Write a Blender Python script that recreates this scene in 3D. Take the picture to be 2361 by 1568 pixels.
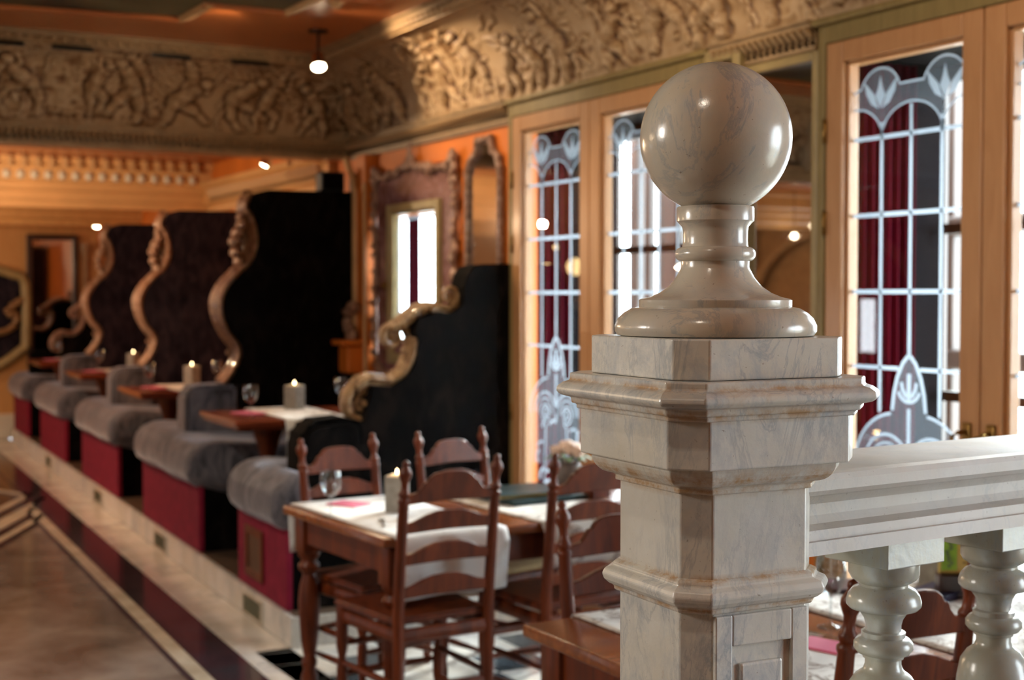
import bpy, bmesh, math, random
import numpy as np
from mathutils import Vector, Matrix
random.seed(7); rng = np.random.RandomState(11)
S = bpy.context.scene
for o in list(bpy.data.objects): bpy.data.objects.remove(o)
COL = S.collection
PI = math.pi
# ------------------------------------------------------------------ camera, world, light, exposure
cd = bpy.data.cameras.new('camera'); cam = bpy.data.objects.new('camera', cd); COL.objects.link(cam)
cd.sensor_width = 36; cd.lens = 3190/2361*36
cam.location = (0, 0, 1.6)
cam.rotation_euler = (PI/2 - math.radians(1.87), 0, -math.radians(28.6))
cd.dof.use_dof = True; cd.dof.focus_distance = 1.93; cd.dof.aperture_fstop = 4.6; cd.dof.aperture_blades = 9
cd.clip_start = .05
S.camera = cam
S.view_settings.view_transform = 'Standard'; S.view_settings.look = 'None'
S.view_settings.exposure = 0.0; S.view_settings.gamma = 1; S.view_settings.use_curve_mapping = False
S.cycles.max_bounces = 7; S.cycles.diffuse_bounces = 4; S.cycles.glossy_bounces = 4; S.cycles.transmission_bounces = 6
S.cycles.transparent_max_bounces = 16; S.cycles.caustics_reflective = False; S.cycles.caustics_refractive = False
S.cycles.sample_clamp_indirect = 6
w = bpy.data.worlds.new('daylight'); S.world = w; w.use_nodes = True
wn = w.node_tree; wn.nodes['Background'].inputs[0].default_value = (.86, .935, 1, 1); wn.nodes['Background'].inputs[1].default_value = 21.0

def lamp(kind, name, loc, rot, power, col, size=.1, sy=None, spot=None, portal=False):
    l = bpy.data.lights.new(name, kind); l.energy = power; l.color = col
    if kind == 'AREA':
        l.shape = 'RECTANGLE'; l.size = size; l.size_y = sy or size
        if portal: l.cycles.is_portal = True
    else: l.shadow_soft_size = size
    if kind == 'SPOT': l.spot_size = spot; l.spot_blend = .6
    o = bpy.data.objects.new(name, l); COL.objects.link(o); o.location = loc; o.rotation_euler = rot
    return o
# openings where the daylight comes in (portals only guide the sky light, they emit nothing)
lamp('AREA', 'window_portal', (4.16, 5.45, 1.4), (0, PI/2, 0), 1, (1, 1, 1), 2.1, 1.8, portal=True)
lamp('AREA', 'window_portal', (4.16, 3.12, 1.4), (0, PI/2, 0), 1, (1, 1, 1), 2.1, 1.7, portal=True)
lamp('AREA', 'window_portal', (4.16, .2, 1.4), (0, PI/2, 0), 1, (1, 1, 1), 2.1, 1.5, portal=True)
lamp('AREA', 'window_portal', (4.16, 8.5, 1.65), (0, PI/2, 0), 1, (1, 1, 1), 1.5, 2.8, portal=True)
lamp('AREA', 'window_portal', (-4.22, 12.05, 1.25), (0, -PI/2, 0), 1, (1, 1, 1), .7, 1.0, portal=True)
sun = bpy.data.lights.new('sun', 'SUN'); sun.energy = 11; sun.angle = math.radians(7); sun.color = (1, .98, .95)
so = bpy.data.objects.new('sun', sun); COL.objects.link(so); so.rotation_euler = (-Vector((2.6, 1.35, 1.15))).to_track_quat('-Z', 'Y').to_euler()
def aim(p, q):
    return (Vector(q)-Vector(p)).to_track_quat('-Z', 'Y').to_euler()

# ------------------------------------------------------------------ materials
MATS = {}
class NT:
    def __init__(s, name):
        m = bpy.data.materials.new(name); m.use_nodes = True; s.m = m; s.t = m.node_tree; s.n = s.t.nodes; s.b = s.n['Principled BSDF']; MATS[name] = m
        s.c = s.n.new('ShaderNodeTexCoord').outputs['Object']
    def new(s, k, **a):
        x = s.n.new(k)
        for q, v in a.items():
            if q in x.inputs: x.inputs[q].default_value = v
            else: setattr(x, q, v)
        return x
    def lk(s, a, b): s.t.links.new(a, b)
    def mapv(s, scale=(1, 1, 1), rot=(0, 0, 0), src=None):
        x = s.n.new('ShaderNodeMapping'); x.inputs['Scale'].default_value = scale; x.inputs['Rotation'].default_value = rot
        s.lk(src or s.c, x.inputs[0]); return x.outputs[0]
    def noise(s, scale, detail=4, rough=.55, dist=0, vec=None):
        x = s.new('ShaderNodeTexNoise', Scale=scale, Detail=detail, Roughness=rough, Distortion=dist); s.lk(vec or s.c, x.inputs['Vector']); return x.outputs[0]
    def ramp(s, src, stops):
        x = s.n.new('ShaderNodeValToRGB'); e = x.color_ramp.elements
        e[0].position, e[0].color = stops[0][0], (*stops[0][1], 1); e[1].position, e[1].color = stops[-1][0], (*stops[-1][1], 1)
        for p, c in stops[1:-1]: q = e.new(p); q.color = (*c, 1)
        s.lk(src, x.inputs[0]); return x.outputs[0]
    def mix(s, f, a, b, mode='MIX'):
        x = s.n.new('ShaderNodeMix'); x.data_type = 'RGBA'; x.blend_type = mode
        for i, v in ((0, f), (6, a), (7, b)):
            if hasattr(v, 'is_linked'): s.lk(v, x.inputs[i])
            else: x.inputs[i].default_value = v if i == 0 else (*v, 1)
        return x.outputs[2]
    def col(s, v):
        if hasattr(v, 'is_linked'): s.lk(v, s.b.inputs['Base Color'])
        else: s.b.inputs['Base Color'].default_value = (*v, 1)
        return s
    def set(s, **a):
        for k, v in a.items():
            k = k.replace('_', ' ')
            if hasattr(v, 'is_linked'): s.lk(v, s.b.inputs[k])
            else: s.b.inputs[k].default_value = v
        return s
    def bump(s, h, st=.3, d=.01):
        x = s.new('ShaderNodeBump', Strength=st, Distance=d); s.lk(h, x.inputs['Height']); s.lk(x.outputs[0], s.b.inputs['Normal']); return s
G = lambda v: (v, v, v)
def marble(name, base=(.69, .67, .61), vein=(.30, .33, .36), stain=(.44, .26, .11), vs=1., st=1., rough=.26, rot=(.5, .9, .3), gloss=.5, bands=(), cl=.8, vn=.55):
    t = NT(name)
    warm = t.ramp(t.noise(5, 4, .6), [(.3, (base[0]*.86, base[1]*.82, base[2]*.74)), (.62, base), (.8, tuple(min(1, c*1.10) for c in base))])
    mp = t.mapv((1, 1, .55), rot); big = t.ramp(t.noise(3.2*vs, 3, .5), [(.40, G(.12)), (.62, G(1))])
    cloud = t.ramp(t.noise(12*vs, 8, .74, .35, mp), [(.46, G(0)), (.62, G(cl))])
    c = t.mix(t.mix(1., cloud, big, 'MULTIPLY'), warm, tuple(v*1.25 for v in vein))
    v1 = t.ramp(t.noise(6*vs, 8, .66, .7, t.mapv((1.5, 1.5, .55), rot)), [(.478, G(0)), (.5, G(vn)), (.522, G(0))])
    c = t.mix(t.mix(1., v1, big, 'MULTIPLY'), c, vein)
    c = t.mix(t.ramp(t.noise(7, 6, .7, .6), [(.62, G(0)), (.74, G(.6*st))]), c, stain)
    if bands:
        sx = t.new('ShaderNodeSeparateXYZ'); t.lk(t.c, sx.inputs[0]); acc = None
        for zb, hw in bands:
            m1 = t.new('ShaderNodeMath'); m1.operation = 'SUBTRACT'; t.lk(sx.outputs[2], m1.inputs[0]); m1.inputs[1].default_value = zb
            m2 = t.new('ShaderNodeMath'); m2.operation = 'ABSOLUTE'; t.lk(m1.outputs[0], m2.inputs[0])
            m3 = t.new('ShaderNodeMapRange'); t.lk(m2.outputs[0], m3.inputs[0]); m3.inputs[1].default_value = 0; m3.inputs[2].default_value = hw; m3.inputs[3].default_value = 1; m3.inputs[4].default_value = 0
            if acc is None: acc = m3.outputs[0]
            else: mm = t.new('ShaderNodeMath'); mm.operation = 'MAXIMUM'; t.lk(acc, mm.inputs[0]); t.lk(m3.outputs[0], mm.inputs[1]); acc = mm.outputs[0]
        ns = t.ramp(t.noise(20, 6, .75), [(.40, G(0)), (.60, G(.95))])
        c = t.mix(t.mix(1., ns, acc, 'MULTIPLY'), c, stain)
    c = t.mix(t.ramp(t.noise(170, 2, .5), [(.71, G(0)), (.77, G(.55))]), c, (.18, .12, .08))
    t.col(c).set(Roughness=rough, Specular_IOR_Level=gloss); t.bump(t.noise(60, 5), .12, .004)
    return t.m
marble('marble_post', bands=((1.441, .014), (1.334, .014), (1.476, .007), (1.172, .008), (1.35, .02), (1.212, .008))); marble('marble_ball', (.60, .545, .455), st=.6, rough=.2, vs=.8, cl=.4, vn=.75); marble('marble_rail', (.58, .555, .52), rough=.5, st=.4, rot=(.2, 1.3, .1), cl=.45); marble('marble_baluster', (.37, .355, .30), st=.2, rough=.24, cl=.5)
marble('marble_white_floor', (.80, .78, .73), (.26, .26, .26), vs=.4, rough=.13, rot=(0, 0, .8), cl=.7); marble('marble_step', (.72, .71, .67), st=.2, rough=.22, vs=.4)
marble('marble_slate', (.045, .06, .075), (.14, .16, .18), (.05, .05, .05), vs=.6, st=.3, rough=.14)
t = NT('marble_brown'); t.col(t.ramp(t.noise(2.1, 7, .62, .4), [(.3, (.11, .08, .065)), (.5, (.21, .165, .14)), (.7, (.34, .29, .255))])).set(Roughness=.13)
t = NT('marble_dark'); t.col(t.ramp(t.noise(2.6, 6, .6, .6), [(.35, (.022, .013, .016)), (.55, (.05, .025, .032)), (.7, (.025, .032, .042))])).set(Roughness=.13)
t = NT('marble_line'); t.col(t.ramp(t.noise(6, 5), [(.3, (.42, .36, .27)), (.7, (.62, .56, .46))])).set(Roughness=.15)
def wood(name, a, b, rough=.3, sc=(18, 18, 2.2), coat=.3):
    t = NT(name); n = t.noise(1.6, 6, .6, .8, t.mapv(sc)); t.col(t.ramp(n, [(.3, a), (.7, b)])).set(Roughness=rough, Coat_Weight=coat, Coat_Roughness=.15)
    t.bump(n, .08, .003); return t.m
wood('wood_chair', (.050, .0072, .0010), (.165, .030, .0045), .42, coat=.04); MATS['wood_chair'].node_tree.nodes['Principled BSDF'].inputs['Specular IOR Level'].default_value = .32; wood('wood_table', (.13, .032, .007), (.27, .075, .018), .25, (2.2, 18, 18)); wood('wood_booth_table', (.14, .025, .010), (.26, .055, .02), .2, (2.2, 18, 18))
wood('wood_casing', (.19, .135, .045), (.27, .20, .07), .5, coat=.05); wood('wood_sash', (.42, .205, .085), (.52, .275, .125), .42, coat=.1)
wood('wood_platform', (.07, .045, .03), (.14, .09, .06), .4, (3, 18, 18)); wood('wood_far', (.55, .28, .09), (.66, .36, .13), .45); wood('wood_dark', (.02, .008, .006), (.05, .02, .014), .35)
wood('wood_outer', (.035, .018, .012), (.06, .03, .02), .4)
t = NT('rush'); t.col(t.ramp(t.noise(40, 3, .5, 0, t.mapv((1, 8, 1))), [(.3, (.30, .19, .07)), (.7, (.52, .37, .15))])).set(Roughness=.6)
def velvet(name, a, b, c, sheen=.35):
    t = NT(name); n = t.noise(7, 5, .65, 1.0, t.mapv((1.6, 1.6, .75))); t.col(t.ramp(n, [(.36, a), (.5, b), (.64, c)])).set(Roughness=.9, Sheen_Weight=sheen, Sheen_Roughness=.35, Specular_IOR_Level=.06 if sheen < .1 else .2)
    t.b.inputs['Sheen Tint'].default_value = (.75, .78, .9, 1); t.bump(n, .3, .01); return t.m
velvet('velvet_panel', (.0015, .0013, .0013), (.003, .0025, .0025), (.010, .007, .006), .0); velvet('velvet_violet', (.008, .006, .010), (.018, .014, .022), (.034, .025, .034), .02)
velvet('velvet_cushion', (.042, .041, .050), (.10, .098, .118), (.165, .155, .175), .6)
t = NT('crimson_panel'); t.col(t.ramp(t.noise(14, 4), [(.3, (.17, .008, .028)), (.7, (.25, .014, .042))])).set(Roughness=.75, Specular_IOR_Level=.15)
t = NT('crimson_curtain'); t.col(t.ramp(t.noise(5, 3, .5, 0, t.mapv((1, 1, .1))), [(.3, (.035, .001, .006)), (.7, (.10, .003, .016))])).set(Roughness=.8, Specular_IOR_Level=.1)
def carved(name, lo, mid, hi, rough=.34, metal=.15):
    t = NT(name); n = t.noise(26, 6, .7, 1.0); t.col(t.ramp(n, [(.34, lo), (.5, mid), (.68, hi)])).set(Roughness=rough, Metallic=metal, Coat_Weight=.25)
    t.bump(n, .75, .012); return t.m
carved('carved_wood', (.07, .025, .01), (.24, .10, .045), (.46, .26, .13)); carved('carved_gilt', (.09, .04, .012), (.30, .165, .07), (.54, .37, .19))
carved('carved_rose', (.09, .04, .022), (.33, .18, .105), (.62, .46, .34), .3)
carved('carved_silver', (.10, .05, .035), (.34, .19, .13), (.58, .44, .36), .3)
t = NT('plaster_relief')
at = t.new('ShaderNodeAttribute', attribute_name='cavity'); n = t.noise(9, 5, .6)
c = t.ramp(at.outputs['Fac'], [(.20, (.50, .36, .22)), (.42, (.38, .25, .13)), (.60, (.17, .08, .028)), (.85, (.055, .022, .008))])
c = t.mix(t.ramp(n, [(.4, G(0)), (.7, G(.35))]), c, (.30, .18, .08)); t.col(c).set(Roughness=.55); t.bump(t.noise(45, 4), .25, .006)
def paint(name, c, v=.12, rough=.5, sc=3.):
    t = NT(name); t.col(t.ramp(t.noise(sc, 5), [(.3, tuple(x*(1-v) for x in c)), (.7, tuple(min(1, x*(1+v)) for x in c))])).set(Roughness=rough); return t.m
paint('cornice', (.34, .225, .115), .2, .5, 12); paint('cornice_dark', (.12, .065, .027), .2, .5, 12); paint('orange_wall', (.62, .165, .018), .14); paint('orange_ceiling', (.42, .125, .034), .12, .3)
paint('cream_trim', (.62, .38, .18), .12, .45, 10); paint('amber_panel', (.72, .42, .18), .1, .45); paint('olive_trim', (.34, .26, .12), .15, .4, 10); paint('gold_soffit', (.60, .25, .11), .2, .25)
paint('speaker_black', (.008, .011, .012), .2, .5); paint('iron', (.008, .006, .006), .2, .4); paint('skirting', (.7, .66, .55), .1, .4); paint('dark_recess', (.004, .003, .004), .1, .8); MATS['dark_recess'].node_tree.nodes['Principled BSDF'].inputs['Specular IOR Level'].default_value = .03
paint('pink_napkin', (.62, .13, .22), .1, .8); paint('candle_stone', (.27, .245, .21), .25, .6, 30); paint('rose_petals', (.75, .58, .48), .15, .7, 30); paint('leaf_green', (.10, .17, .06), .3, .6, 20)
paint('menu_teal', (.015, .05, .06), .2, .35); paint('menu_page', (.25, .20, .07), .1, .6); paint('menu_purple', (.035, .015, .03), .2, .3); paint('menu_navy', (.012, .014, .05), .2, .3)
paint('card_yellow', (.55, .42, .12), .06, .5); paint('card_green', (.22, .42, .03), .5, .5, 25); paint('grate_green', (.12, .12, .075), .3, .4, 40); paint('pot_clay', (.16, .13, .12), .25, .6, 15); paint('ink', (.18, .12, .04), .1, .6)
t = NT('mural'); t.col(t.ramp(t.noise(1.3, 6, .6, 1.0), [(.32, (.012, .012, .008)), (.48, (.085, .070, .025)), (.62, (.12, .11, .05)), (.75, (.055, .065, .055))])).set(Roughness=.5)
t = NT('red_marble'); t.col(t.ramp(t.noise(7, 7, .7, 1.5), [(.35, (.11, .045, .045)), (.5, (.22, .10, .10)), (.6, (.30, .17, .18)), (.72, (.16, .12, .15))])).set(Roughness=.2)
t = NT('metal'); t.col((.7, .68, .64)).set(Metallic=1., Roughness=.2)
t = NT('brass'); t.col((.22, .13, .04)).set(Metallic=1., Roughness=.35)
t = NT('mirror'); t.col((.80, .80, .80)).set(Metallic=1., Roughness=.02)
t = NT('mirror_old'); t.col((.62, .60, .58)).set(Metallic=1., Roughness=.06)
t = NT('runner')
fl = t.ramp(t.noise(9, 3, .5, 2.2), [(.50, G(0)), (.56, G(.8)), (.62, G(.1))]); t.col(t.mix(fl, (.72, .70, .66), (.16, .085, .055))).set(Roughness=.85); t.bump(t.noise(300, 2), .2, .001)
t = NT('runner_pale'); t.col(t.mix(t.ramp(t.noise(12, 3, .5, 1.5), [(.55, G(0)), (.62, G(.25))]), (.74, .74, .73), (.4, .36, .33))).set(Roughness=.85)
def glassy(name, tint, gl, rough=0.):
    m = bpy.data.materials.new(name); m.use_nodes = True; MATS[name] = m; n = m.node_tree.nodes; n.clear(); L = m.node_tree.links
    o = n.new('ShaderNodeOutputMaterial'); mx = n.new('ShaderNodeMixShader'); a = n.new('ShaderNodeBsdfTransparent'); g = n.new('ShaderNodeBsdfGlossy'); f = n.new('ShaderNodeLayerWeight'); p = n.new('ShaderNodeMath'); q = n.new('ShaderNodeMath')
    a.inputs[0].default_value = (*tint, 1); g.inputs['Roughness'].default_value = rough; f.inputs[0].default_value = .5
    p.operation = 'POWER'; p.inputs[1].default_value = 4.; q.operation = 'MULTIPLY_ADD'; q.inputs[1].default_value = .9; q.inputs[2].default_value = gl
    L.new(f.outputs['Facing'], p.inputs[0]); L.new(p.outputs[0], q.inputs[0]); L.new(q.outputs[0], mx.inputs[0]); L.new(a.outputs[0], mx.inputs[1]); L.new(g.outputs[0], mx.inputs[2]); L.new(mx.outputs[0], o.inputs[0])
glassy('pane', (.95, .97, .97), .018); glassy('wine_glass', (.90, .93, .94), .10)
def frosted(name, alpha):
    m = bpy.data.materials.new(name); m.use_nodes = True; MATS[name] = m; n = m.node_tree.nodes; n.clear(); L = m.node_tree.links
    o = n.new('ShaderNodeOutputMaterial'); mx = n.new('ShaderNodeMixShader'); m2 = n.new('ShaderNodeMixShader'); a = n.new('ShaderNodeBsdfTransparent'); d = n.new('ShaderNodeBsdfDiffuse'); tr = n.new('ShaderNodeBsdfTranslucent')
    d.inputs[0].default_value = (.25, .27, .30, 1); tr.inputs[0].default_value = (.22, .25, .29, 1); mx.inputs[0].default_value = .6; m2.inputs[0].default_value = alpha
    L.new(d.outputs[0], mx.inputs[1]); L.new(tr.outputs[0], mx.inputs[2]); L.new(a.outputs[0], m2.inputs[1]); L.new(mx.outputs[0], m2.inputs[2]); L.new(m2.outputs[0], o.inputs[0])
frosted('etched', .92); frosted('etched_thin', .16)
def glow(name, c, s):
    m = bpy.data.materials.new(name); m.use_nodes = True; MATS[name] = m; n = m.node_tree.nodes; n.clear()
    o = n.new('ShaderNodeOutputMaterial'); e = n.new('ShaderNodeEmission'); e.inputs[0].default_value = (*c, 1); e.inputs[1].default_value = s; m.node_tree.links.new(e.outputs[0], o.inputs[0])
glow('bulb', (1, .80, .52), 40); glow('flame', (1, .72, .38), 22); glow('globe', (1, .66, .28), 14)

# ------------------------------------------------------------------ mesh helpers
def mesh(name, bm, mat, smooth=None):
    me = bpy.data.meshes.new(name); bm.normal_update(); bm.to_mesh(me); bm.free(); me.materials.append(MATS[mat] if isinstance(mat, str) else mat)
    if smooth is not None:
        for p in me.polygons: p.use_smooth = True
        if smooth < 3: me.set_sharp_from_angle(angle=smooth)
    return me
def link(name, me, parent=None, loc=(0, 0, 0), rz=0, **kw):
    o = bpy.data.objects.new(name, me); COL.objects.link(o); o.location = loc; o.rotation_euler = (0, 0, rz)
    if parent: o.parent = parent
    for k, v in kw.items(): o[k] = v
    return o
def obj(name, bm, mat, parent=None, smooth=None, **kw): return link(name, mesh(name, bm, mat, smooth), parent, **kw)
def root(name, label, cat, loc=(0, 0, 0), rz=0, group=None):
    o = link(name, None, None, loc, rz); o['label'] = label; o['category'] = cat
    if group: o['group'] = group
    return o
def tag(o, label, cat, group=None):
    o['label'] = label; o['category'] = cat
    if group: o['group'] = group
    return o
def struct(name, bm, mat, smooth=None): return obj(name, bm, mat, None, smooth, kind='structure')
def sroot(name, loc=(0, 0, 0)): return link(name, None, None, loc, kind='structure')
def dup(r, loc, rz, label=None):
    c = r.copy(); COL.objects.link(c); c.location = loc; c.rotation_euler = (0, 0, rz)
    if label: c['label'] = label
    for ch in r.children:
        d = ch.copy(); COL.objects.link(d); d.parent = c
        for g in ch.children:
            e = g.copy(); COL.objects.link(e); e.parent = d
    return c
def B(): return bmesh.new()
def box(bm, x0, x1, y0, y1, z0, z1, bev=0, seg=2, M=None):
    vs = [bm.verts.new((x, y, z)) for x in (x0, x1) for y in (y0, y1) for z in (z0, z1)]
    fs = [bm.faces.new([vs[i] for i in q]) for q in ((0, 1, 3, 2), (4, 6, 7, 5), (0, 4, 5, 1), (2, 3, 7, 6), (0, 2, 6, 4), (1, 5, 7, 3))]
    if bev:
        es = list({e for f in fs for e in f.edges}); r = bmesh.ops.bevel(bm, geom=es, offset=bev, segments=seg, affect='EDGES', profile=.5)
        vs = list({v for f in r['faces'] for v in f.verts} | {v for v in vs if v.is_valid})
    if M: bmesh.ops.transform(bm, matrix=M, verts=vs)
    return bm
def bx(*a, **k): return box(B(), *a, **k)
def poly(bm, pts, P, U, V, N, L):
    """polygon pts (u,v) placed at P + u U + v V and extruded by N*L"""
    P, U, V, N = Vector(P), Vector(U), Vector(V), Vector(N)
    a = [bm.verts.new(P+U*u+V*v) for u, v in pts]; b = [bm.verts.new(P+U*u+V*v+N*L) for u, v in pts]
    n = len(pts)
    bm.faces.new(a[::-1]); bm.faces.new(b)
    for i in range(n): bm.faces.new((a[i], a[(i+1) % n], b[(i+1) % n], b[i]))
    return bm
def fixn(bm): bmesh.ops.recalc_face_normals(bm, faces=bm.faces[:]); return bm
def lathe(bm, prof, seg=24, c=(0, 0), M=None):
    rings = []; new = []
    for r, z in prof:
        k = [bm.verts.new((c[0]+max(r, 1e-4)*math.cos(2*PI*i/seg), c[1]+max(r, 1e-4)*math.sin(2*PI*i/seg), z)) for i in range(seg)]; rings.append(k); new += k
    up = prof[-1][1] >= prof[0][1]
    for a, b in zip(rings, rings[1:]):
        for i in range(seg):
            q = (a[i], a[(i+1) % seg], b[(i+1) % seg], b[i]); bm.faces.new(q if up else q[::-1])
    bm.faces.new(rings[0][::-1] if up else rings[0]); bm.faces.new(rings[-1] if up else rings[-1][::-1])
    if M: bmesh.ops.transform(bm, matrix=M, verts=new)
    return bm
def rsm(pts, n):
    """Catmull-Rom resample"""
    P = [Vector(p) for p in pts]; out = []
    for i in range(len(P)-1):
        a, b, c, d = P[max(i-1, 0)], P[i], P[i+1], P[min(i+2, len(P)-1)]
        for k in range(n):
            t = k/n; out.append(.5*((2*b)+(c-a)*t+(2*a-5*b+4*c-d)*t*t+(3*b-a-3*c+d)*t**3))
    return out+[P[-1]]
def tube(bm, path, rad, seg=10, flat=None, lobes=0, N=None):
    """sweep; flat=(a,b) scales of the section along plane normal N and in-plane; lobes carve flutes"""
    path = [Vector(p) for p in path]; n = len(path); rad = rad if hasattr(rad, '__len__') else [rad]*n; rings = []
    for i, p in enumerate(path):
        t = (path[min(i+1, n-1)]-path[max(i-1, 0)]).normalized()
        nn = Vector(N) if N else (Vector((0, 0, 1)) if abs(t.z) < .9 else Vector((1, 0, 0)))
        s = t.cross(nn).normalized(); u = nn if N else s.cross(t).normalized()
        fa, fb = flat or (1, 1); ring = []
        for k in range(seg):
            a = 2*PI*k/seg; r = rad[i]*(1+(.16*math.cos(lobes*a) if lobes else 0))
            ring.append(bm.verts.new(p+u*(math.sin(a)*r*fa)+s*(math.cos(a)*r*fb)))
        rings.append(ring)
    for a, b in zip(rings, rings[1:]):
        for k in range(seg): bm.faces.new((a[k], a[(k+1) % seg], b[(k+1) % seg], b[k]))
    bm.faces.new(rings[0][::-1]); bm.faces.new(rings[-1]); return bm
def blob(bm, p, r, sc=(1, 1, 1), M=None, seg=8):
    mt = Matrix.Translation(p) @ (M or Matrix()) @ Matrix.Diagonal((r*sc[0], r*sc[1], r*sc[2], 1))
    bmesh.ops.create_uvsphere(bm, u_segments=seg, v_segments=max(4, seg-2), radius=1, matrix=mt); return bm
DB = math.radians(1.9)
def fb(x, y, z=0):           # booth frame (turned 1.9 degrees to the window wall) -> world
    c, s = math.cos(DB), math.sin(DB); return (x*c+y*s, -x*s+y*c, z)
# ------------------------------------------------------------------ room shell
W = 3.45
def plate(bm, x0, x1, holes, Y0, Y1, Z0, Z1):   # wall slab along Y with rectangular holes (y0,y1,z0,z1)
    y = Y0
    for a, b, c, d in sorted(holes):
        box(bm, x0, x1, y, a, Z0, Z1)
        if c > Z0: box(bm, x0, x1, a, b, Z0, c)
        if d < Z1: box(bm, x0, x1, a, b, d, Z1)
        y = b
    box(bm, x0, x1, y, Y1, Z0, Z1); return bm
inner = [(-.55, .95, .3, 2.45), (2.35, 3.92, 0, 2.49), (4.66, 6.29, 0, 2.49), (7.17, 8.10, 1.22, 2.09)]
struct('wall_right', plate(B(), W, 3.58, inner, -3.6, 16.5, 0, 3.2), 'orange_wall')
outer = [(-.6, 1.0, .3, 2.45), (2.30, 4.02, .35, 2.45), (4.55, 6.40, .35, 2.45), (7.10, 9.9, .9, 2.40)]
struct('wall_outer', plate(B(), 4.15, 4.17, outer, -3.6, 16.5, 0, 3.2), 'wood_outer')
bm = B()
for y in (-.65, 1.05, 2.27, 4.06, 4.51, 6.44, 7.06): box(bm, 3.58, 4.15, y-.03, y+.03, 0, 2.6)
for a, b, z in ((-.6, 1.0, 2.5), (2.29, 4.03, 2.50), (4.54, 6.41, 2.50), (7.08, 9.9, 2.42)): box(bm, 3.58, 4.15, a, b, z, z+.06)
box(bm, 3.58, 4.10, 7.08, 9.9, .8, .86); struct('wall_niche', bm, 'dark_recess')
# outer windows: dark frame bars, each bar its own piece
def outer_window(n, y0, y1, z0, z1, ys, zs):
    r = sroot(n)
    for y in [y0]+ys: obj('window_bar', bx(4.11, 4.148, y-.022, y+.022, z0, z1), 'wood_outer', r)
    for z in [z0, z1]+zs: obj('window_bar', bx(4.115, 4.143, y0, y1, z-.02, z+.02), 'wood_outer', r)
    obj('window_pane', bx(4.128, 4.131, y0, y1, z0, z1), 'pane', r)
outer_window('window_1', 4.57, 6.39, .35, 2.45, [5.78, 5.42, 5.02], [1.12, 1.84])
outer_window('window_2', 2.32, 4.01, .35, 2.45, [3.40, 2.9], [1.20, 1.86])
outer_window('window_3', 7.12, 9.88, .92, 2.38, [8.4], [])
outer_window('window_5', -.55, .97, .35, 2.43, [.2], [1.2])
def garden(name, lb, cat, y, x, w_, h, mat='wood_outer'):
    r = root(name, lb, cat, (x, y, -.1)); obj('post_shaft', bx(-w_/2, w_/2, -w_/2, w_/2, 0, h, bev=.01), mat, r); obj('post_cap', bx(-w_/2-.03, w_/2+.03, -w_/2-.03, w_/2+.03, h, h+.06, bev=.01), mat, r)
garden('garden_post', 'dark pergola post outside, just left of the marble ball', 'post', 8.07, 5.4, .09, 3.3)
garden('garden_post', 'thin dark pergola post outside, beside the marble ball neck', 'post', 7.92, 5.4, .06, 3.3)
garden('garden_post', 'broad dark pergola post outside, behind the neck of the marble ball', 'post', 7.55, 5.4, .24, 3.3)
garden('garden_post', 'dark pergola post outside the right hand glazed door', 'post', 5.17, 5.4, .07, 3.3)
r = root('garden_beam', 'dark wooden rail outside the right hand glazed door', 'beam'); obj('beam_bar', bx(5.36, 5.42, 4.2, 5.4, 1.22, 1.32, bev=.01), 'wood_outer', r); obj('beam_bar', bx(5.36, 5.42, 4.2, 5.4, 1.90, 2.0, bev=.01), 'wood_outer', r)
r = root('brick_pier', 'pale brick garden pier seen through the middle glazed door', 'wall', (5.6, 8.92, -.1))
brk = mesh('brick', bx(-.10, .10, -.047, .047, -.028, .028, bev=.004), 'red_marble'); obj('mortar_core', bx(-.095, .095, -.14, .14, 0, 3.0), 'skirting', r)
for k in range(46):
    for j in range(3): link('brick', brk, r, (-.005, -.098+.098*j+(.02 if k % 2 else -.02), .035+k*.064))
# ground outside and the brick garden wall
tag(obj('garden_ground', bx(4.3, 14, -6, 18, -.3, -.1), 'skirting'), 'pale paved ground outside the windows', 'ground'); bpy.data.objects['garden_ground']['kind'] = 'structure'
struct('floor', bx(-4.1, 4.26, -3.7, 16.6, -.2, -.012), 'marble_dark')
bm = B(); box(bm, -4.1, 4.26, -3.7, 8.75, 3.09, 3.2); box(bm, -4.1, 4.26, 8.75, 16.6, 2.72, 3.2); struct('ceiling', bm, 'orange_ceiling')
# back wall with a wide window behind the photographer, left wall with one window
bm = bx(-4.1, 4.26, -3.68, -3.55, 0, 3.2)
struct('wall_back', bm, 'amber_panel')
bm = B(); plate(bm, -4.18, -4.05, [(11.6, 12.5, .95, 1.55)], -3.6, 16.5, 0, 3.2); struct('wall_left', bm, 'cornice')
struct('wall_far', bx(-4.1, 3.5, 16.3, 16.45, 0, 3.2), 'wood_far')
struct('baseboard_far', bx(-4.0, 3.3, 16.18, 16.3, 0, .27, bev=.02), 'skirting')

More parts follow.
